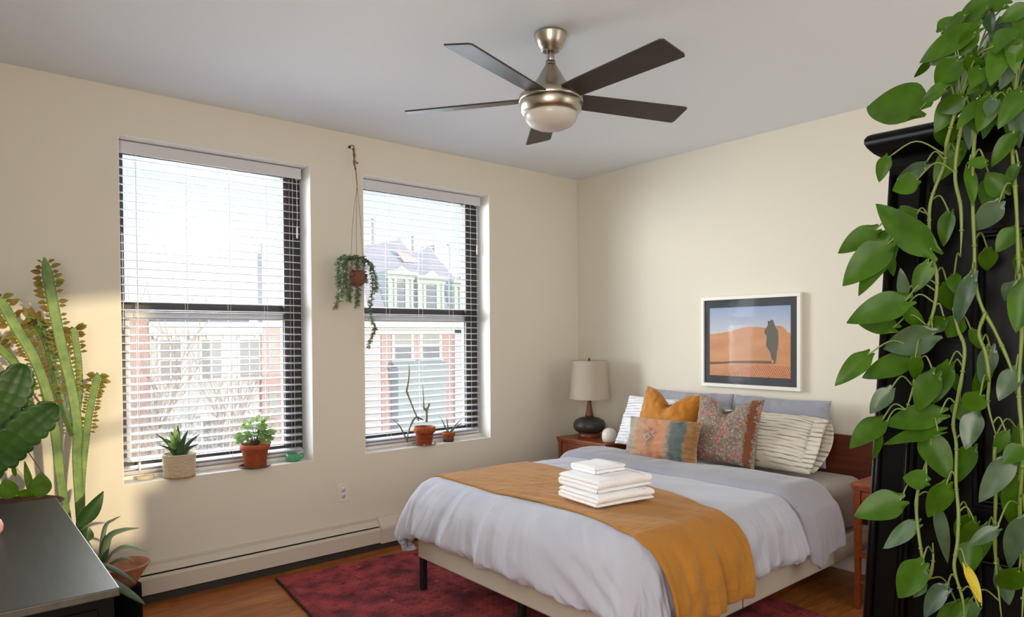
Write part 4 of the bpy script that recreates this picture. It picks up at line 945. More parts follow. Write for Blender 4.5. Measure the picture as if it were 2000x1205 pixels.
for pts, dens in strands:
    P = catmull(pts, 8); b2.tube(P, .0016, 5)
    for i in range(2, len(P)-1):
        for q in range(int(3*dens)):
            t = random.random(); p = P[i].lerp(P[i+1], t); a = random.uniform(0, 2*PI); d = Vector((math.cos(a), math.sin(a)*.8, random.uniform(-.9, .35))).normalized(); s_ = random.uniform(.017, .029)
            leaf(b, p, p+d*s_, s_*.5, (-d.z, random.uniform(-.6, .6), d.x), n=4, fold=.2)
for k in range(90):
    a = random.uniform(0, 2*PI); e_ = random.uniform(.2, 1.4); d = Vector((math.cos(a)*math.cos(e_), math.sin(a)*math.cos(e_), math.sin(e_)))
    p = Vector((pc.x, pc.y, pc.z+.040))+Vector((d.x*.055, d.y*.055, d.z*.045)); leaf(b, p, p+d*random.uniform(.02, .035), .010, (-d.z, .3, d.x), n=4)
b2.build('trailing_stems', M['twig'], root); b.build('foliage', M['dischidia'], root)

# ================================================================ tall cactus by the window wall
root = empty('potted_cactus', (-3.70, -.33, 0), 'tall branching cactus with small leaves along its ridges, in the sun left of the windows', 'cactus')
b = MB(); pot_lathe(b, -3.72, -.31, 0, .30, .075, .095, .008, .05); b.build('pot', M['terra_old'], root); soil(-3.72, -.31, .284, .085, root)
def PC(px, py, y=-.27): return at(px, py, plane=(1, y))
stems = [
 ([(165, 1120, -.33), (156, 1000, -.32), (150, 900, -.31), (150, 830, -.30), (136, 745, -.28), (118, 670, -.27), (102, 590, -.25), (86, 503, -.24)], .034, .050, 1.0),
 ([(150, 1120, -.34), (128, 1000, -.34), (117, 930, -.34), (108, 850, -.33), (92, 770, -.33), (66, 700, -.33), (34, 645, -.34), (-6, 575, -.36)], .032, .046, .9),
 ([(160, 1080, -.31), (158, 960, -.29), (163, 890, -.28), (172, 820, -.28), (182, 765, -.29), (191, 728, -.30)], .030, .034, 1.0),
 ([(144, 850, -.31), (128, 810, -.27), (118, 775, -.25), (104, 715, -.24), (88, 655, -.24), (66, 628, -.25), (50, 622, -.26)], .028, .038, 1.0),
 ([(150, 815, -.29), (155, 760, -.25), (152, 700, -.23), (144, 650, -.23), (142, 640, -.23)], .024, .034, 1.0),
 ([(60, 800, -.30), (48, 750, -.28), (30, 712, -.28), (4, 684, -.30), (-15, 668, -.31)], .026, .034, .6)]
for si, (pts, r0, r1, lf) in enumerate(stems):
    P = catmull([PC(*p) for p in pts], 9); N_ = len(P); b = MB(); ridge = MB(); lv = MB(); random.seed(30+si)
    nk = 24
    def sect(k, i):
        a = k/nk*3*2*PI; return .42+.58*max(0, math.cos(a))**1.6
    rs = [.62*lerp(r0, r1*.85, min(1, i/N_*1.3))*(1 if i < N_-3 else (.8, .55, .2)[i-(N_-3)]) for i in range(N_)]
    b.tube(P, rs, nk, 0, sect)
    # ridges carry brown teeth and, towards the tips, leaves
    t0 = (P[1]-P[0]).normalized(); a_ = t0.cross(Vector((1, 0, 0)) if abs(t0.z) > .9 else Vector((0, 0, 1))).normalized()
    for i in range(1, N_-1):
        t = (P[i+1]-P[i-1]).normalized(); a_ = (a_-t*a_.dot(t)).normalized(); bb = t.cross(a_)
        seg = (P[i+1]-P[i]).length
        for kk in range(3):
            an = 2*PI*kk/3
            for q in range(max(1, int(seg/.0125))):
                f_ = q/max(1, int(seg/.0125)); c0 = P[i].lerp(P[i+1], f_); d = a_*math.cos(an)+bb*math.sin(an); pr = c0+d*rs[i]*.98
                s_ = .0026; b.add([pr-t*s_*.6, pr+t*s_*.6, pr+d*s_*1.6+t*s_, pr-d*s_], [(0, 1, 2), (0, 2, 3), (1, 3, 2), (0, 3, 1)], 1, False)
                hfrac = i/N_
                if hfrac > (.52 if lf > .8 else .68) and random.random() < lf*.92:
                    L_ = random.uniform(.024, .044)*(1.15 if hfrac > .8 else .85); dd = (d+t*random.uniform(-.1, .5)+Vector((random.uniform(-.25, .25), random.uniform(-.25, .25), 0))).normalized()
                    leaf(lv, pr, pr+dd*L_, L_*.55, Vector((random.uniform(-.5, .5), -1, random.uniform(-.2, .8))), n=4, fold=.3, mi=0)
    st = b.build('stem', [M['cactus'], M['spine']], root)
    if lv.v: lv.build('small_leaves', M['cleaf'], st)

# ================================================================ dark lobed plant at the left edge
root = empty('potted_orchid_cactus', (-4.10, -.42, 0), 'dark plant with broad scalloped leaves at the left edge behind the black dresser', 'potted plant')
Zr = at(40, 985, plane=(1, -.42)).z
b = MB(); cx_, cy_ = at(20, 972, plane=(1, -.42)).x, -.42; b.lathe([(0, .02), (.12, .02), (.15, .3), (.19, Zr-.015), (.20, Zr), (.19, Zr+.002), (.175, Zr-.02), (.001, Zr-.03)], cx_, cy_, 48); b.build('pot', mat('dark brown glazed pot', (70, 40, 30), .4), root)
soil(cx_, cy_, Zr-.024, .172, root)
def PO(px, py, y): return at(px, py, plane=(1, y))
def pad(pts, wd, name, nrm=(0, -1, .15), notch=9, parent=root):
    P = catmull(pts, 26); N_ = len(P); b = MB(); vsx = []; m = 4; L = sum((P[i+1]-P[i]).length for i in range(N_-1)); s_ = 0
    for i in range(N_):
        t = (P[min(i+1, N_-1)]-P[max(i-1, 0)]).normalized(); nn = Vector(nrm); nn = (nn-t*nn.dot(t)).normalized(); sd = t.cross(nn)
        u = i/(N_-1); w_ = wd/2*(min(1, .25+u*2.2))*(1 if u < .72 else math.sqrt(max(.02, 1-((u-.72)/.28)**2)))
        w_ *= .80+.20*abs(math.sin(u*L/.040*PI))**.5
        for j in range(-m, m+1):
            a = j/m; vsx.append(P[i]+sd*a*w_+nn*(.010*abs(a)-.008*(1-min(1, abs(a)*4))))
    W_ = 2*m+1; b.add(vsx, [(i*W_+j, i*W_+j+1, (i+1)*W_+j+1, (i+1)*W_+j) for i in range(N_-1) for j in range(2*m)])
    o = b.build(name, M['darkleaf'], parent, fix=False); sd_ = o.modifiers.new('t', 'SOLIDIFY'); sd_.thickness = .006
    return o
pad([PO(-45, 860, -.50), PO(-10, 820, -.52), PO(20, 770, -.54), PO(46, 712, -.55)], .150, 'pad_leaf')
pad([PO(-50, 925, -.52), PO(0, 890, -.56), PO(50, 840, -.60), PO(112, 790, -.63)], .150, 'pad_leaf', (0.2, -1, .3))
pad([PO(-30, 960, -.45), PO(-10, 900, -.48), PO(5, 860, -.5)], .10, 'pad_leaf')
b = MB()
for (p0, p1, w_) in (((78, 972), (80, 922), .085), ((62, 968), (48, 900), .030), ((20, 975), (10, 934), .075), ((45, 972), (52, 955), .06), ((30, 930), (24, 905), .018)):
    leaf(b, PO(*p0, -.46), PO(*p1, -.47), w_, (0, -1, .1), fold=.1, curl=.02)
b.build('oval_leaves', M['leaf'], root)
b = MB()
for (p0, pm, p1) in (((95, 940), (60, 890), (45, 868)), ((62, 860), (40, 835), (0, 848)), ((100, 820), (65, 770), (55, 740)), ((90, 800), (60, 760), (64, 738))):
    b.tube(catmull([PO(*p0, -.40), PO(*pm, -.44), PO(*p1, -.40)], 5), .0022, 5)
b.build('dry_stems', mat('dry reddish stem', (110, 74, 58), .8), root)

# ================================================================ aloe in a shallow pale pot, low by the heater
ap = Vector((-3.66, -.42, .30))
root = empty('potted_agave', (ap.x, ap.y, 0), 'agave with arching grey green leaves in a pale clay bowl between dresser and heater', 'potted plant')
def PA(px, py, y): return at(px, py, plane=(1, y))
rim = PA(262, 1092, -.40)
bx_, by_ = rim.x-.055, -.42; bz = PA(262, 1100, -.42).z
b = MB(); b.lathe([(0, bz-.10), (.055, bz-.10), (.085, bz-.05), (.112, bz-.004), (.120, bz+.006), (.112, bz+.010), (.098, bz-.02), (.06, bz-.055), (.001, bz-.06)], bx_, by_, 48); b.build('pot', M['terra_pale'], root)
soil(bx_, by_, bz-.045, .065, root)
b = MB(); b.lathe([(0, .001), (.10, .001), (.11, .01), (.085, .03), (.08, bz-.102), (.001, bz-.102)], bx_, by_, 40); b.build('plant_stand', M['black_body'], root)
b = MB(); base_ = Vector((bx_, by_, bz-.04))
for pts, w_ in (([(200, 1100, -.42), (212, 1050, -.44), (240, 1035, -.46), (273, 1031, -.48)], .020), ([(195, 1090, -.42), (205, 1030, -.40), (222, 1015, -.40), (236, 1008, -.40)], .010),
                ([(205, 1100, -.46), (222, 1078, -.52), (250, 1067, -.55), (288, 1078, -.58)], .016), ([(190, 1100, -.5), (215, 1108, -.62), (250, 1128, -.66), (265, 1140, -.67)], .014),
                ([(205, 1110, -.46), (225, 1096, -.48), (245, 1090, -.5), (262, 1098, -.5)], .012), ([(190, 1120, -.5), (235, 1148, -.60), (262, 1165, -.62), (284, 1181, -.63)], .024), ([(180, 1080, -.42), (160, 1040, -.44), (170, 1020, -.46), (176, 1008, -.46)], .018)):
    spike(b, [PA(*p) for p in pts], w_, .4, up=(0, -.5, 1))
b.build('foliage', M['bluegreen'], root)
b = MB()
leaf(b, PA(150, 1030, -.48), PA(203, 960, -.50), .075, (.4, -1, .2), fold=.5, curl=.1); leaf(b, PA(165, 1060, -.46), PA(172, 1028, -.46), .06, (.2, -1, .2), fold=.3)
b.build('broad_leaves', M['darkleaf'], root)

# ================================================================ dresser
zt = .78
pA, pB, pD, pE = (at(241, 1146, plane=(2, zt)), at(105.5, 971.8, plane=(2, zt)), at(0, 1192, plane=(2, zt)), at(0, 983, plane=(2, zt)))
x1 = (pA.x+pB.x)/2; ya, yb = pA.y, pB.y
root = empty('dresser', (-4.28, (ya+yb)/2, 0), 'black wooden dresser with a wood-grained top at the left edge', 'dresser')
b = MB(); b.box(XL+.01, x1, ya, yb, zt-.022, zt, bev=.003); b.build('top', M['black_wood'], root)
b = MB(); b.box(XL+.02, x1-.012, ya+.012, yb-.012, .09, zt-.022); b.build('carcass', M['black_body'], root)
n = 0
for k in range(3):
    z0_ = .12+k*.21
    b = MB(); b.box(XL+.06, x1-.05, ya+.0, ya+.014, z0_, z0_+.195, bev=.003); dr = b.build('drawer', M['black_body'], root)
for xx in (XL+.05, x1-.06):
    for yy in (ya+.03, yb-.06): b = MB(); b.box(xx, xx+.04, yy, yy+.04, 0, .09); b.build('foot', M['black_body'], root)
c = at(-3, 1025, plane=(2, zt+.03)); c.z = zt
root = empty('pink_jar', c, 'pale pink glazed jar at the left edge on the black dresser', 'jar')
b = MB(); b.lathe([(0, zt), (.022, zt), (.030, zt+.012), (.032, zt+.030), (.026, zt+.046), (.018, zt+.052), (.020, zt+.060), (.015, zt+.060), (.001, zt+.05)], c.x-.018, c.y, 32); b.build('body', M['pink'], root)
# ================================================================ outside: houses across the street
OY = 22.0
def O(px, py, y=OY): return at(px, py, plane=(1, y))
M['fac_white'] = mat('pale painted facade', (210, 210, 222), .9, bump=(8, .1, .01))
M['fac_trim'] = mat('white facade trim', (222, 222, 226), .8)
M['fac_pane'] = mat('dull window pane', (128, 134, 152), .3)
M['fac_shade'] = mat('interior blind behind pane', (176, 178, 184), .7)
def brick(name, c1, c2, mo):
    m = mat(name, c1, .9); N, bs = nodes_of(m); t = N.nodes.new('ShaderNodeTexCoord'); r = N.nodes.new('ShaderNodeTexBrick'); mp = N.nodes.new('ShaderNodeMapping'); mp.inputs['Rotation'].default_value = (PI/2, 0, 0)
    r.inputs['Scale'].default_value = 1; r.inputs['Brick Width'].default_value = .22; r.inputs['Row Height'].default_value = .075; r.inputs['Mortar Size'].default_value = .008
    r.inputs['Color1'].default_value = (*lin(c1), 1); r.inputs['Color2'].default_value = (*lin(c2), 1); r.inputs['Mortar'].default_value = (*lin(mo), 1)
    N.links.new(t.outputs['Object'], mp.inputs[0]); N.links.new(mp.outputs[0], r.inputs[0]); N.links.new(r.outputs[0], bs.inputs[0]); return m
M['brick'] = brick('rose brick', (204, 164, 164), (194, 152, 154), (208, 184, 184))
M['slate'] = mat('lavender slate roof', (166, 168, 194), .8, vary=((3, 3, 10), (184, 176, 198), 4, .2), bump=((20, 20, 60), .3, .02))
M['verd'] = mat('pale green dormer copper', (204, 218, 212), .7)
M['slate_dark'] = mat('grey tar roof', (110, 116, 132), .9)
def fbox(mb, x0, x1, z0, z1, y0, y1, mi=0): mb.box(min(x0, x1), max(x0, x1), y0, y1, min(z0, z1), max(z0, z1), mi)
ZG = -8.5
# --- left row house
L0, L1 = O(292, 700).x, O(506, 700).x; zr = O(400, 628).z
root = empty('row_house', ((L0+L1)/2, OY+4, ZG), 'pale row house with three tall windows across the street, seen through the left window', 'building', 'houses across the street')
b = MB(); fbox(b, L0, L1, ZG, zr-.35, OY, OY+8); b.build('facade', M['fac_white'], root)
b = MB(); fbox(b, L0-.05, L1+.05, zr-.42, zr-.02, OY-.25, OY+.1); fbox(b, L0-.02, L1+.02, zr-.52, zr-.42, OY-.12, OY)
for k in range(7): xx = lerp(L0+.15, L1-.15, k/6); fbox(b, xx-.05, xx+.05, zr-.62, zr-.42, OY-.20, OY)
b.build('cornice', M['fac_trim'], root)
b = MB(); fbox(b, L0+.02, L1-.02, zr-.35, zr+.25, OY+1.0, OY+8); b.build('roof', M['slate_dark'], root)
for (pa, pb) in ((313, 352), (394, 431), (468, 505)):
    for (zt_, zb_) in ((O(330, 665).z, O(330, 742).z), (O(330, 665).z-2.9, O(330, 742).z-2.9)):
        xa, xb = O(pa, 700).x, O(pb, 700).x
        b = MB(); fbox(b, xa-.10, xb+.10, zt_, zt_+.14, OY-.10, OY+.02); fbox(b, xa-.12, xb+.12, zb_-.10, zb_, OY-.14, OY+.02)
        fbox(b, xa-.09, xa, zb_, zt_, OY-.05, OY+.02); fbox(b, xb, xb+.09, zb_, zt_, OY-.05, OY+.02); fbox(b, xa, xb, (zt_+zb_)/2-.03, (zt_+zb_)/2+.03, OY-.035, OY); fbox(b, (xa+xb)/2-.02, (xa+xb)/2+.02, zb_, zt_, OY-.03, OY)
        wn = b.build('window_surround', M['fac_trim'], root)
        b = MB(); fbox(b, xa, xb, zb_, zt_, OY-.015, OY+.01); b.build('pane', M['fac_pane'], wn)
# --- brick house at far left
root = empty('brick_house', (O(262, 700).x, OY+4, ZG), 'narrow rose brick house front at the left of the view, half behind bare branches', 'building', 'houses across the street')
B0, B1 = O(180, 700).x, O(291, 700).x; zr2 = O(262, 618).z
b = MB(); fbox(b, B0, B1-.02, ZG, zr2, OY-.1, OY+8); b.build('facade', M['brick'], root)
b = MB(); fbox(b, B0-.1, B1, zr2, zr2+.2, OY-.3, OY+8); b.build('cornice', M['fac_trim'], root)
# --- tall pale house right of the left window
root = empty('brick_house', (O(545, 700).x, OY+4, ZG), 'taller lavender and rose house rising behind the right edge of the left window', 'building', 'houses across the street')
T0, T1 = O(508, 700).x, O(640, 700).x; zt3 = O(540, 490).z
b = MB(); fbox(b, T0, T1, ZG, O(540, 640).z, OY-.2, OY+8); b.build('facade', M['brick'], root)
b = MB(); fbox(b, O(530, 550).x, T1, O(540, 640).z, zt3, OY+1, OY+1.5); b.build('upper_floor', M['fac_white'], root)
b = MB(); xx = O(533, 480).x; b.tube([(xx, OY+1.2, zt3-.2), (xx, OY+1.2, zt3+.40)], .030, 6); b.build('chimney_pipe', M['fac_shade'], root)
for k, pa in enumerate((520, 548, 576)):
    for zz in (O(520, 660).z, O(520, 760).z):
        xa = O(pa, 700).x; b = MB(); fbox(b, xa, xa+.32, zz-1.1, zz, OY-.24, OY-.18); b.build('pane', M['fac_shade'], root)
# --- mansard house seen through the right window
OX = [O(x, 700).x for x in (655, 745, 893, 960)]
root = empty('mansard_house', ((OX[0]+OX[2])/2+1, OY+4, ZG), 'rose brick house with lavender mansard roof and pale green dormers, seen through the right window', 'building', 'houses across the street')
zc = O(800, 622).z; zc2 = O(800, 644).z
b = MB(); fbox(b, OX[1], OX[3]+1, ZG, zc2, OY, OY+9); b.build('facade', M['brick'], root)
b = MB(); fbox(b, OX[0], OX[1], ZG, zc2, OY+.05, OY+9); b.build('side_facade', M['fac_white'], root)
b = MB(); fbox(b, OX[0], OX[3]+1, zc2, zc, OY-.35, OY+.6); fbox(b, OX[0], OX[3]+1, zc2-.18, zc2, OY-.15, OY+.1); b.build('cornice', M['fac_trim'], root)
b = MB(); xq = O(889, 700).x; fbox(b, xq-.12, xq+.35, ZG, zc2, OY-.15, OY+.02); b.build('pilaster', M['fac_white'], root)
# roof: steep lower slope with two gabled crests
def rp(px, py, y): p = at(px, py, plane=(1, y)); return Vector(p)
b = MB()
top = [rp(690, 490, OY+1.6), rp(712, 480, OY+1.6), rp(780, 467, OY+1.6), rp(806, 497, OY+1.6), rp(836, 480, OY+1.6), rp(868, 520, OY+1.6), rp(905, 560, OY+1.6)]
back = [p+Vector((1.1, 2, -1.5)) for p in top]
bot = [Vector((p.x, OY, zc)) for p in top]
n = len(top); b.add(bot+top+back, [(i, i+1, i+1+n, i+n) for i in range(n-1)]+[(i+n, i+1+n, i+1+2*n, i+2*n) for i in range(n-1)], 0, False)
b.build('roof', M['slate'], root)
b = MB()
for i in range(n-1): b.tube([top[i], top[i+1]], .05, 6)
b.build('ridge_trim', M['fac_white'], root)
b = MB(); b.prism([rp(772, 488, OY+1.0), rp(790, 512, OY+.9), rp(822, 512, OY+.9), rp(800, 498, OY+1.0)], (0, .05, .02)); b.build('flashing', mat('pale rose flashing', (214, 190, 196), .8), root)
for (pa, pb, pz) in ((757, 806, 530), (815, 866, 535), (886, 935, 540)):
    xa, xb = O(pa, 560).x, O(pb, 560).x; zt_ = O(780, pz).z; zb_ = zc+.02; yd = OY-.05
    b = MB(); fbox(b, xa, xb, zb_, zt_, yd+.1, OY+1.3)
    dm = b.build('dormer', M['verd'], root)
    b = MB(); fbox(b, xa-.12, xb+.12, zt_-.16, zt_, yd-.15, yd+.3); fbox(b, xa-.06, xb+.06, zt_-.34, zt_-.24, yd-.05, yd+.2); b.prism([((xa+xb)/2-.4, yd-.1, zt_), ((xa+xb)/2+.4, yd-.1, zt_), ((xa+xb)/2, yd-.1, zt_+.25)], (0, .6, 0))
    for xx in (xa+.0, xa+.30, xb-.42, xb-.12): fbox(b, xx, xx+.12, zb_, zt_-.3, yd-.02, yd+.15)
    b.build('dormer_trim', M['verd'], dm)
    b = MB(); fbox(b, xa+.44, xb-.44, zb_+.05, zt_-.42, yd+.04, yd+.12); b.build('pane', M['fac_pane'], dm)
for (px, py0, py1) in ((728, 428, 490), (718, 484, 520), (806, 462, 500), (876, 478, 522)):
    a_, c_ = rp(px, py0, OY+2.2), rp(px, py1, OY+2.2); b = MB(); b.tube([a_, Vector((a_.x, a_.y, c_.z-.6))], .06, 8); b.tube([a_, a_+Vector((0, 0, .02))], .09, 8); b.build('chimney_pipe', M['fac_shade'], root)
b = MB(); p0, p1 = O(890, 470), O(905, 560); fbox(b, p0.x, p1.x+.4, p1.z-.5, p0.z, OY+1.8, OY+3); b.build('chimney', M['fac_white'], root)
for pa, pb in ((770, 802), (824, 857)):
    for (ya_, yb_) in ((646, 702), (745, 815)):
        xa, xb = O(pa, 680).x, O(pb, 680).x; zt_, zb_ = O(800, ya_).z, O(800, yb_).z
        b = MB(); fbox(b, xa-.14, xa, zb_-.02, zt_, OY-.06, OY+.02); fbox(b, xb, xb+.14, zb_-.02, zt_, OY-.06, OY+.02); fbox(b, xa-.18, xb+.18, zb_-.14, zb_, OY-.12, OY+.02); fbox(b, xa, xb, (zb_+zt_)/2-.04, (zb_+zt_)/2+.04, OY-.05, OY); wn = b.build('window_surround', M['fac_trim'], root)
        b = MB(); fbox(b, xa, xb, (zb_+zt_)/2, zt_, OY-.03, OY); b.build('pane', M['fac_shade'], wn)
        b = MB(); fbox(b, xa, xb, zb_, (zb_+zt_)/2, OY-.03, OY); b.build('pane', M['fac_pane'], wn)
xa, xb = O(762, 730).x, O(858, 730).x; zt_, zb_ = O(800, 716).z, O(800, 740).z
b = MB(); fbox(b, xa, xb, zb_, zt_, OY-.7, OY); b.prism([(xa-.1, OY-.8, zt_), (xb+.1, OY-.8, zt_), (xb, OY, zt_+.25), (xa, OY, zt_+.25)], (0, .01, .05)); fbox(b, xa+.05, xb-.05, zb_-2.6, zb_, OY-.6, OY); b.build('bay', mat('grey blue bay', (168, 182, 196), .8), root)
# street
b = MB(); b.box(-40, 60, 5, 60, ZG-.3, ZG); o = b.build('street', mat('pale street', (150, 148, 150), .9)); o['kind'] = 'structure'
# bare tree in front of the left row house
root = empty('street_tree', (O(330, 800, 15).x, 15, ZG), 'bare pinkish branched street tree in front of the pale row house', 'tree')
random.seed(12); TB = MB(); TB2 = MB()
def branch(mb, p, d, r, L, lv):
    pts = [p]; q = p.copy(); dd = d.copy()
    for k in range(5):
        dd = (dd+Vector((random.uniform(-.22, .22), random.uniform(-.2, .2), random.uniform(-.06, .16)))).normalized(); q = q+dd*(L/5); pts.append(q.copy())
    mb.tube(pts, [lerp(r, r*.5, i/5) for i in range(6)], 5)
    if lv > 0:
        for k in range(3 if lv > 1 else 4):
            i = random.randint(1, 5); nd_ = (dd+Vector((random.uniform(-1, 1), random.uniform(-.7, .7), random.uniform(-.15, .8)))).normalized(); branch(TB2, pts[i], nd_, r*.5, L*random.uniform(.6, .8), lv-1)
base_ = Vector((O(330, 800, 15).x, 15, ZG)); TB.tube([base_, base_+Vector((.1, 0, 3.5)), base_+Vector((0, 0, 5.0))], [.16, .13, .12], 8)
for k in range(8):
    a = k*2.4; branch(TB, base_+Vector((0, 0, 4.2+k*.14)), Vector((math.cos(a)*.9+.35, math.sin(a)*.4, .75)).normalized(), .055, 3.0, 3)
bk = mat('pinkish bark', (196, 172, 164), .9)
TB.build('trunk', bk, root); tb = TB2.build('branches', bk, root)
# low pale garden shrubs
random.seed(77)
b = MB()
root = empty('street_hedge', (2.6, 19, ZG), 'pale dry hedge below the row house windows', 'hedge')
for k in range(1500):
    p = Vector((random.uniform(.2, 6), random.uniform(18.4, 20), random.uniform(-4.6, -1.4)+.3*math.sin(k))); d = Vector((random.uniform(-1, 1), random.uniform(-1, .2), random.uniform(-.3, 1))).normalized(); leaf(b, p, p+d*random.uniform(.12, .3), .07, (0, -1, .4), n=2)
o = b.build('foliage', mat('pale dry foliage', (206, 196, 176), .9, vary=(2, (176, 188, 176), 3, .3)), root); o['kind'] = 'stuff'

# ================================================================ armoire on the right
AD = 1.56
aT = at(1741, 300, AD); aB = at(1697, 1205, AD)
ZT = at(1741, 262, AD).z
x_f = aT.x; y_f = aT.y                                     # front face plane x = x_f, running towards -y
slope = 2.3*(aB.y-aT.y)/(aB.z-aT.z)                            # the side flares out towards its base
root = empty('armoire', (x_f+.28, y_f-.5, 0), 'tall black lacquered armoire with heavy cornice at the right edge, hung with vines', 'armoire')
ang = math.radians(3.5)
RA = Matrix.Translation((x_f, y_f, 0)) @ Matrix.Rotation(ang, 4, 'Z')
def A(x, y, z): return RA @ Vector((x, y, z))              # x into the cabinet, y from its left edge to the right (negative)
def side(z, off=0): return -(aT.z-z)*slope*1.0+off
WA, DA = 1.25, .55
lift = aT.z
b = MB()
def edge_y(z): return (z-aT.z)*slope
b.prism([A(0, edge_y(.08), .08), A(0, edge_y(ZT-.10), ZT-.10), A(DA, edge_y(ZT-.10), ZT-.10), A(DA, edge_y(.08), .08)], A(0, -.035, 0)-A(0, 0, 0)); b.build('side_panel', M['armoire'], root)
b = MB(); b.prism([A(0, -WA, .08), A(0, -WA, ZT-.10), A(DA, -WA, ZT-.10), A(DA, -WA, .08)], A(0, .035, 0)-A(0, 0, 0)); b.build('side_panel', M['armoire'], root)
b = MB(); b.prism([A(DA, -.03, .08), A(DA, -WA, .08), A(DA, -WA, ZT-.1), A(DA, -.03, ZT-.1)], A(-.02, 0, 0)-A(0, 0, 0)); b.build('back_panel', M['armoire'], root)
b = MB(); b.prism([A(-.005, edge_y(.1)-.0, .10), A(-.005, edge_y(ZT-.1), ZT-.10), A(-.005, edge_y(ZT-.1)-.085, ZT-.10), A(-.005, edge_y(.1)-.085, .10)], A(.03, 0, 0)-A(0, 0, 0))
b.tube([A(-.012, edge_y(.12)-.012, .12), A(-.012, edge_y(ZT-.1)-.012, ZT-.1)], .010, 12); b.tube([A(-.010, edge_y(.12)-.072, .12), A(-.010, edge_y(ZT-.1)-.072, ZT-.1)], .006, 10)
b.build('corner_stile', M['armoire'], root)
for k in range(2):
    ya = -.09-k*.55; yb = ya-.54
    b = MB()
    for (y0_, y1_, z0_, z1_) in ((ya, ya-.07, .14, ZT-.12), (yb+.07, yb, .14, ZT-.12), (ya-.07, yb+.07, .14, .24), (ya-.07, yb+.07, ZT-.24, ZT-.12), (ya-.07, yb+.07, .95, 1.05)):
        P0 = [A(0, y0_, z0_), A(0, y1_, z0_), A(0, y1_, z1_), A(0, y0_, z1_)]; b.prism(P0, A(.025, 0, 0)-A(0, 0, 0))
    dr = b.build('door', M['armoire'], root)
    b = MB()
    for (z0_, z1_) in ((.24, .95), (1.05, ZT-.24)):
        b.prism([A(.016, ya-.07, z0_), A(.016, yb+.07, z0_), A(.016, yb+.07, z1_), A(.016, ya-.07, z1_)], A(.008, 0, 0)-A(0, 0, 0))
        pts = [A(.003, ya-.085, z0_+.015), A(.003, yb+.085, z0_+.015), A(.003, yb+.085, z1_-.015), A(.003, ya-.085, z1_-.015), A(.003, ya-.085, z0_+.015)]
        for q in range(4): b.tube([pts[q], pts[q+1]], .006, 8)
    b.build('door_panel', M['armoire'], dr)
b = MB(); b.prism([A(.026, -.04, .10), A(.026, -WA+.04, .10), A(.026, -WA+.04, ZT-.1), A(.026, -.04, ZT-.1)], A(.012, 0, 0)-A(0, 0, 0)); b.build('inner_panel', M['armoire'], root)
# cornice: moulded profile run along the left side and front
prof = [(0, ZT-.085), (.005, ZT-.078), (.008, ZT-.062), (.014, ZT-.052), (.026, ZT-.045), (.032, ZT-.038), (.038, ZT-.030), (.042, ZT-.022), (.042, ZT-.012), (.037, ZT-.004), (.030, ZT), (0, ZT)]
b = MB(); ey_ = edge_y(ZT-.1)
path = [(DA, ey_, 0, 1), (0, ey_, -1, 1), (0, -WA, -1, -1), (DA, -WA, 0, -1)]
vsx = []; m = len(prof)
for (x, y, ox, oy) in path:
    for (o_, z) in prof: vsx.append(A(x+ox*o_, y+oy*o_, z))
b.add(vsx, [(i*m+k, i*m+k+1, (i+1)*m+k+1, (i+1)*m+k) for i in range(3) for k in range(m-1)], 0, True)
b.prism([A(-.004, ey_, ZT-.135), A(-.004, -WA, ZT-.135), A(-.004, -WA, ZT-.003), A(-.004, ey_, ZT-.003)], A(.03, 0, 0)-A(0, 0, 0))
b.prism([A(0, ey_, ZT-.002), A(DA, ey_, ZT-.002), A(DA, -WA, ZT-.002), A(0, -WA, ZT-.002)], (0, 0, .002))
b.build('cornice', M['armoire'], root)
b = MB(); b.prism([A(-.03, edge_y(.05)+.03, 0), A(DA, edge_y(.05)+.03, 0), A(DA, -WA-.03, 0), A(-.03, -WA-.03, 0)], (0, 0, .10)); b.build('plinth', M['armoire'], root)

# ================================================================ pothos on the armoire
D0 = 1.43
pp_ = at(2062, 150, 1.40); 
root = empty('potted_pothos', (pp_.x, pp_.y, ZT), 'long trailing pothos in a glossy teal pot on top of the black armoire', 'potted plant')
b = MB(); px_, py_ = pp_.x, pp_.y
b.lathe([(0, ZT+.001), (.075, ZT+.001), (.095, ZT+.02), (.125, ZT+.08), (.135, ZT+.13), (.125, ZT+.17), (.118, ZT+.18), (.108, ZT+.17), (.10, ZT+.15), (.001, ZT+.15)], px_, py_, 48); b.build('glazed_pot', M['teal'], root)
soil(px_, py_, ZT+.15, .10, root)
FN = (RA.to_3x3() @ Vector((1, 0, 0))).normalized()
def DF(px, py):
    d = at(px, py, 1.0)-CPOS; return min(1.50, (Vector((x_f, y_f, 0))-CPOS).dot(FN)/d.dot(FN)-.10)
def V(px, py, dd=0): return at(px, py, DF(px, py)+dd)
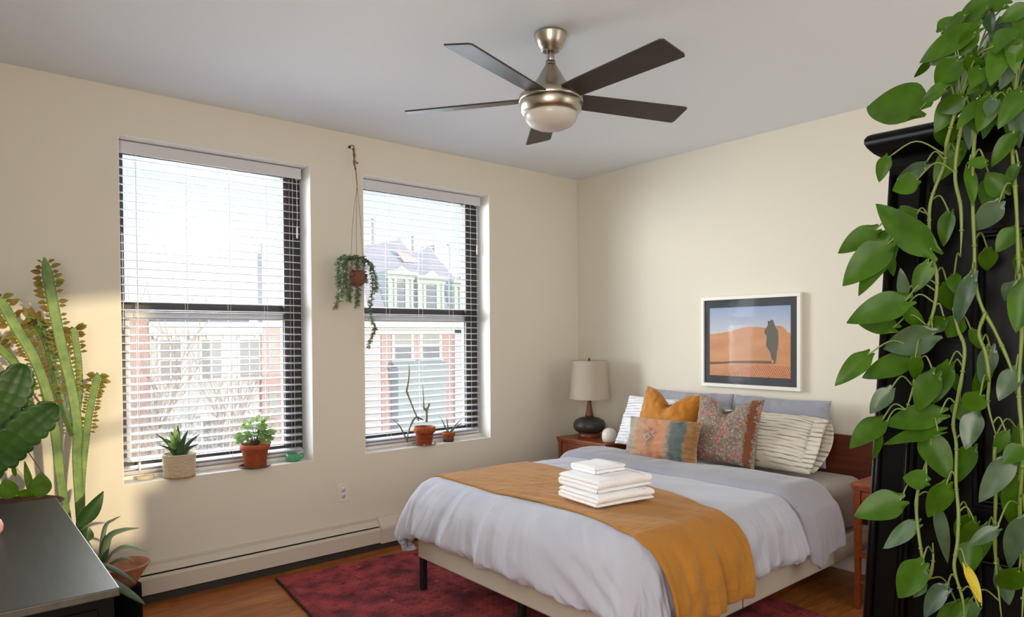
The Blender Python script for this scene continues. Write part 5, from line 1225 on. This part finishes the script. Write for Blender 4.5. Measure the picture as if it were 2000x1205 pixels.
VX = [
 [(1892, 178, .14), (1872, 205, .0), (1850, 275, -.02), (1845, 320), (1820, 385), (1815, 430), (1818, 490), (1830, 540), (1825, 600), (1805, 660), (1790, 720), (1783, 760), (1770, 800)],
 [(1905, 190, .14), (1884, 225, .0), (1870, 290), (1866, 350), (1876, 400), (1878, 450), (1876, 500)],
 [(1935, 180, .14), (1915, 215, .0), (1905, 260, .0), (1900, 330), (1900, 400), (1903, 480), (1905, 550), (1918, 600), (1945, 650), (1975, 720), (1985, 770)],
 [(1925, 610), (1912, 650), (1925, 690), (1932, 740), (1930, 790), (1945, 850)],
 [(1863, 600), (1870, 640), (1884, 680), (1878, 740), (1868, 790), (1862, 830), (1868, 870), (1867, 940), (1872, 1000), (1870, 1060), (1864, 1110), (1880, 1170), (1884, 1215)],
 [(1820, 830), (1815, 885), (1795, 950), (1790, 1000), (1800, 1080), (1812, 1130), (1822, 1100), (1822, 1060)],
 [(1945, 850), (1942, 900), (1945, 960), (1943, 1040), (1946, 1110), (1957, 1215)],
 [(1990, 175, .14), (1980, 215, .0), (1975, 260, .0), (1985, 400), (1990, 520), (1996, 640), (1990, 760), (1998, 880), (1992, 1000), (1999, 1120), (1996, 1215)]]
LV = [  # base, tip, width, kind(0 green,1 grey back,2 yellow)
 ((1797, 213), (1690, 205), 98, 0), ((1930, 12), (1855, 66), 62, 0), ((1965, 8), (1908, -4), 40, 0), ((2004, 14), (1950, 42), 34, 0), ((1902, 58), (1790, 122), 50, 0), ((1812, 120), (1786, 153), 22, 0),
 ((1905, 62), (1872, 112), 34, 0), ((1870, 118), (1826, 168), 50, 0), ((1975, 112), (1912, 150), 58, 0), ((1962, 188), (1890, 256), 48, 0), ((1980, 262), (1935, 326), 34, 0), ((1962, 378), (1926, 336), 46, 0), ((1990, 326), (1962, 372), 38, 0),
 ((1806, 322), (1750, 352), 28, 1), ((1790, 352), (1742, 372), 42, 0), ((1734, 308), (1716, 356), 34, 0), ((1925, 318), (1888, 318), 24, 0), ((1892, 330), (1902, 402), 24, 0),
 ((1818, 488), (1708, 398), 62, 0), ((1784, 432), (1757, 400), 30, 0), ((1708, 450), (1636, 494), 48, 0), ((1732, 478), (1645, 558), 66, 0), ((1742, 482), (1674, 576), 52, 0), ((1760, 470), (1700, 460), 40, 0), ((1735, 498), (1746, 540), 22, 0),
 ((1766, 576), (1759, 524), 22, 1), ((1812, 516), (1784, 572), 34, 0), ((1768, 588), (1652, 628), 62, 0), ((1745, 640), (1668, 622), 44, 0), ((1898, 542), (1862, 640), 40, 1), ((1822, 655), (1724, 682), 60, 1), ((1764, 604), (1812, 648), 36, 0), ((1845, 625), (1812, 645), 34, 0),
 ((1694, 694), (1631, 752), 40, 0), ((1778, 706), (1680, 736), 52, 0), ((1788, 698), (1788, 744), 26, 0), ((1825, 732), (1788, 804), 50, 0), ((1984, 448), (1945, 492), 40, 0), ((1984, 724), (1950, 782), 40, 1), ((1738, 762), (1698, 808), 34, 1), ((1914, 772), (1884, 802), 42, 0),
 ((1950, 398), (1903, 452), 44, 1), ((2002, 556), (1984, 650), 46, 0), ((1722, 822), (1658, 873), 50, 0), ((1836, 808), (1724, 828), 54, 0), ((1832, 842), (1722, 864), 46, 0), ((1808, 852), (1856, 938), 56, 0), ((1720, 850), (1706, 902), 16, 0),
 ((1810, 940), (1762, 932), 40, 0), ((1848, 948), (1812, 1012), 44, 0), ((1758, 978), (1668, 1008), 58, 0), ((1790, 1026), (1722, 1070), 46, 0), ((1832, 996), (1852, 1102), 26, 1), ((1904, 808), (1886, 878), 40, 1), ((1965, 844), (1940, 890), 24, 0),
 ((1972, 896), (1912, 982), 44, 1), ((1998, 874), (1960, 906), 40, 0), ((1990, 940), (1970, 1024), 46, 0), ((1905, 1022), (1872, 1062), 26, 0), ((1946, 1034), (1890, 1066), 28, 1), ((2004, 1020), (1962, 1112), 50, 1), ((1800, 1104), (1752, 1168), 56, 0),
 ((1806, 1142), (1784, 1166), 24, 0), ((1848, 1152), (1798, 1204), 50, 1), ((1888, 1108), (1920, 1184), 20, 2), ((1990, 1118), (1948, 1150), 44, 0), ((1912, 1186), (1884, 1215), 36, 0), ((1995, 180), (1950, 250), 40, 0), ((1845, 175), (1800, 195), 36, 0), ((1895, 120), (1858, 190), 48, 0),
 ((1940, 90), (1990, 60), 44, 0), ((1860, 90), (1812, 128), 40, 0), ((1880, 190), (1835, 222), 38, 0), ((1925, 150), (1890, 195), 44, 0), ((1985, 210), (1990, 290), 30, 1), ((1840, 60), (1880, 30), 40, 0), ((1996, 90), (1968, 128), 34, 0)]
random.seed(50)
vines = []; VP = []
for k, pl in enumerate(VX):
    pts = [V(p[0], p[1], (p[2] if len(p) > 2 else 0)+.04*wr(k*3.1, p[1]*.004)) for p in pl]
    P = catmull(pts, 8); b = MB()
    b.tube(P, [(.0034+.0010*wr(i*.21, k))*min(1, .3+(len(P)-1-i)/18) for i in range(len(P))], 8)
    for i in range(4, len(P)-1, 9): b.tube([P[i]-(P[i+1]-P[i])*.3, P[i], P[i]+(P[i+1]-P[i])*.3], [.003, .0050, .003], 8)
    vines.append(b.build('vine', M['vine'], root)); VP.append(P)
b = MB()
for k, (s_, e_) in enumerate((((1960, 120), (1892, 178)), ((1985, 110), (1935, 180)), ((1998, 130), (1990, 175)))):
    b.tube(catmull([Vector((px_, py_, ZT+.16)), at(*s_, 1.33), V(e_[0], e_[1], .12)], 8), .0035, 8)
b.build('crown_stems', M['vine'], root)
per = {}
for k in range(64):                                        # fill leaves further back, right side
    bx_, by_ = random.uniform(1850, 2010), (random.uniform(230, 1200) if k < 28 else random.uniform(20, 230)); LV.append(((bx_, by_), (bx_+random.uniform(-50, 25), by_+random.uniform(30, 80)), random.uniform(26, 46), random.choice((0, 0, 0, 1))))
for i, (ba, ti, wd, kd) in enumerate(LV):
    far = len(LV)-64 <= i < len(LV)-20
    dz = (.03+random.uniform(0, .03)) if far else random.uniform(-.06, .02)
    if ba[1] < 230: dz = random.uniform(-.06, .06)
    B_ = V(ba[0], ba[1], dz); T_ = V(ti[0], ti[1], dz+random.uniform(-.025, .045))
    wld = wd/F_*DF(*ba); vd = (CPOS-B_).normalized(); nr = vd+Vector((random.uniform(-.5, .5), random.uniform(-.5, .5), random.uniform(0, .7)))
    best = min(((p-B_-Vector((0, 0, .02))).length, vi, j) for vi, P in enumerate(VP) for j, p in enumerate(P))
    fm = per.setdefault(best[1], MB())
    q = VP[best[1]][best[2]]
    if best[0] < .30: fm.tube(catmull([q, q.lerp(B_, .5)+Vector((0, 0, .018+best[0]*.12)), B_], 5), .0017, 6, 3)
    leaf(fm, B_, T_, wld, nr, mi=kd, heart=1.0, fold=random.uniform(.12, .35), curl=random.uniform(.05, .22), n=12)
for vi, fm in per.items():
    fm.build('foliage', [M['leaf'], M['leaf_back'], M['leaf_yellow'], M['vine']], vines[vi], fix=False)
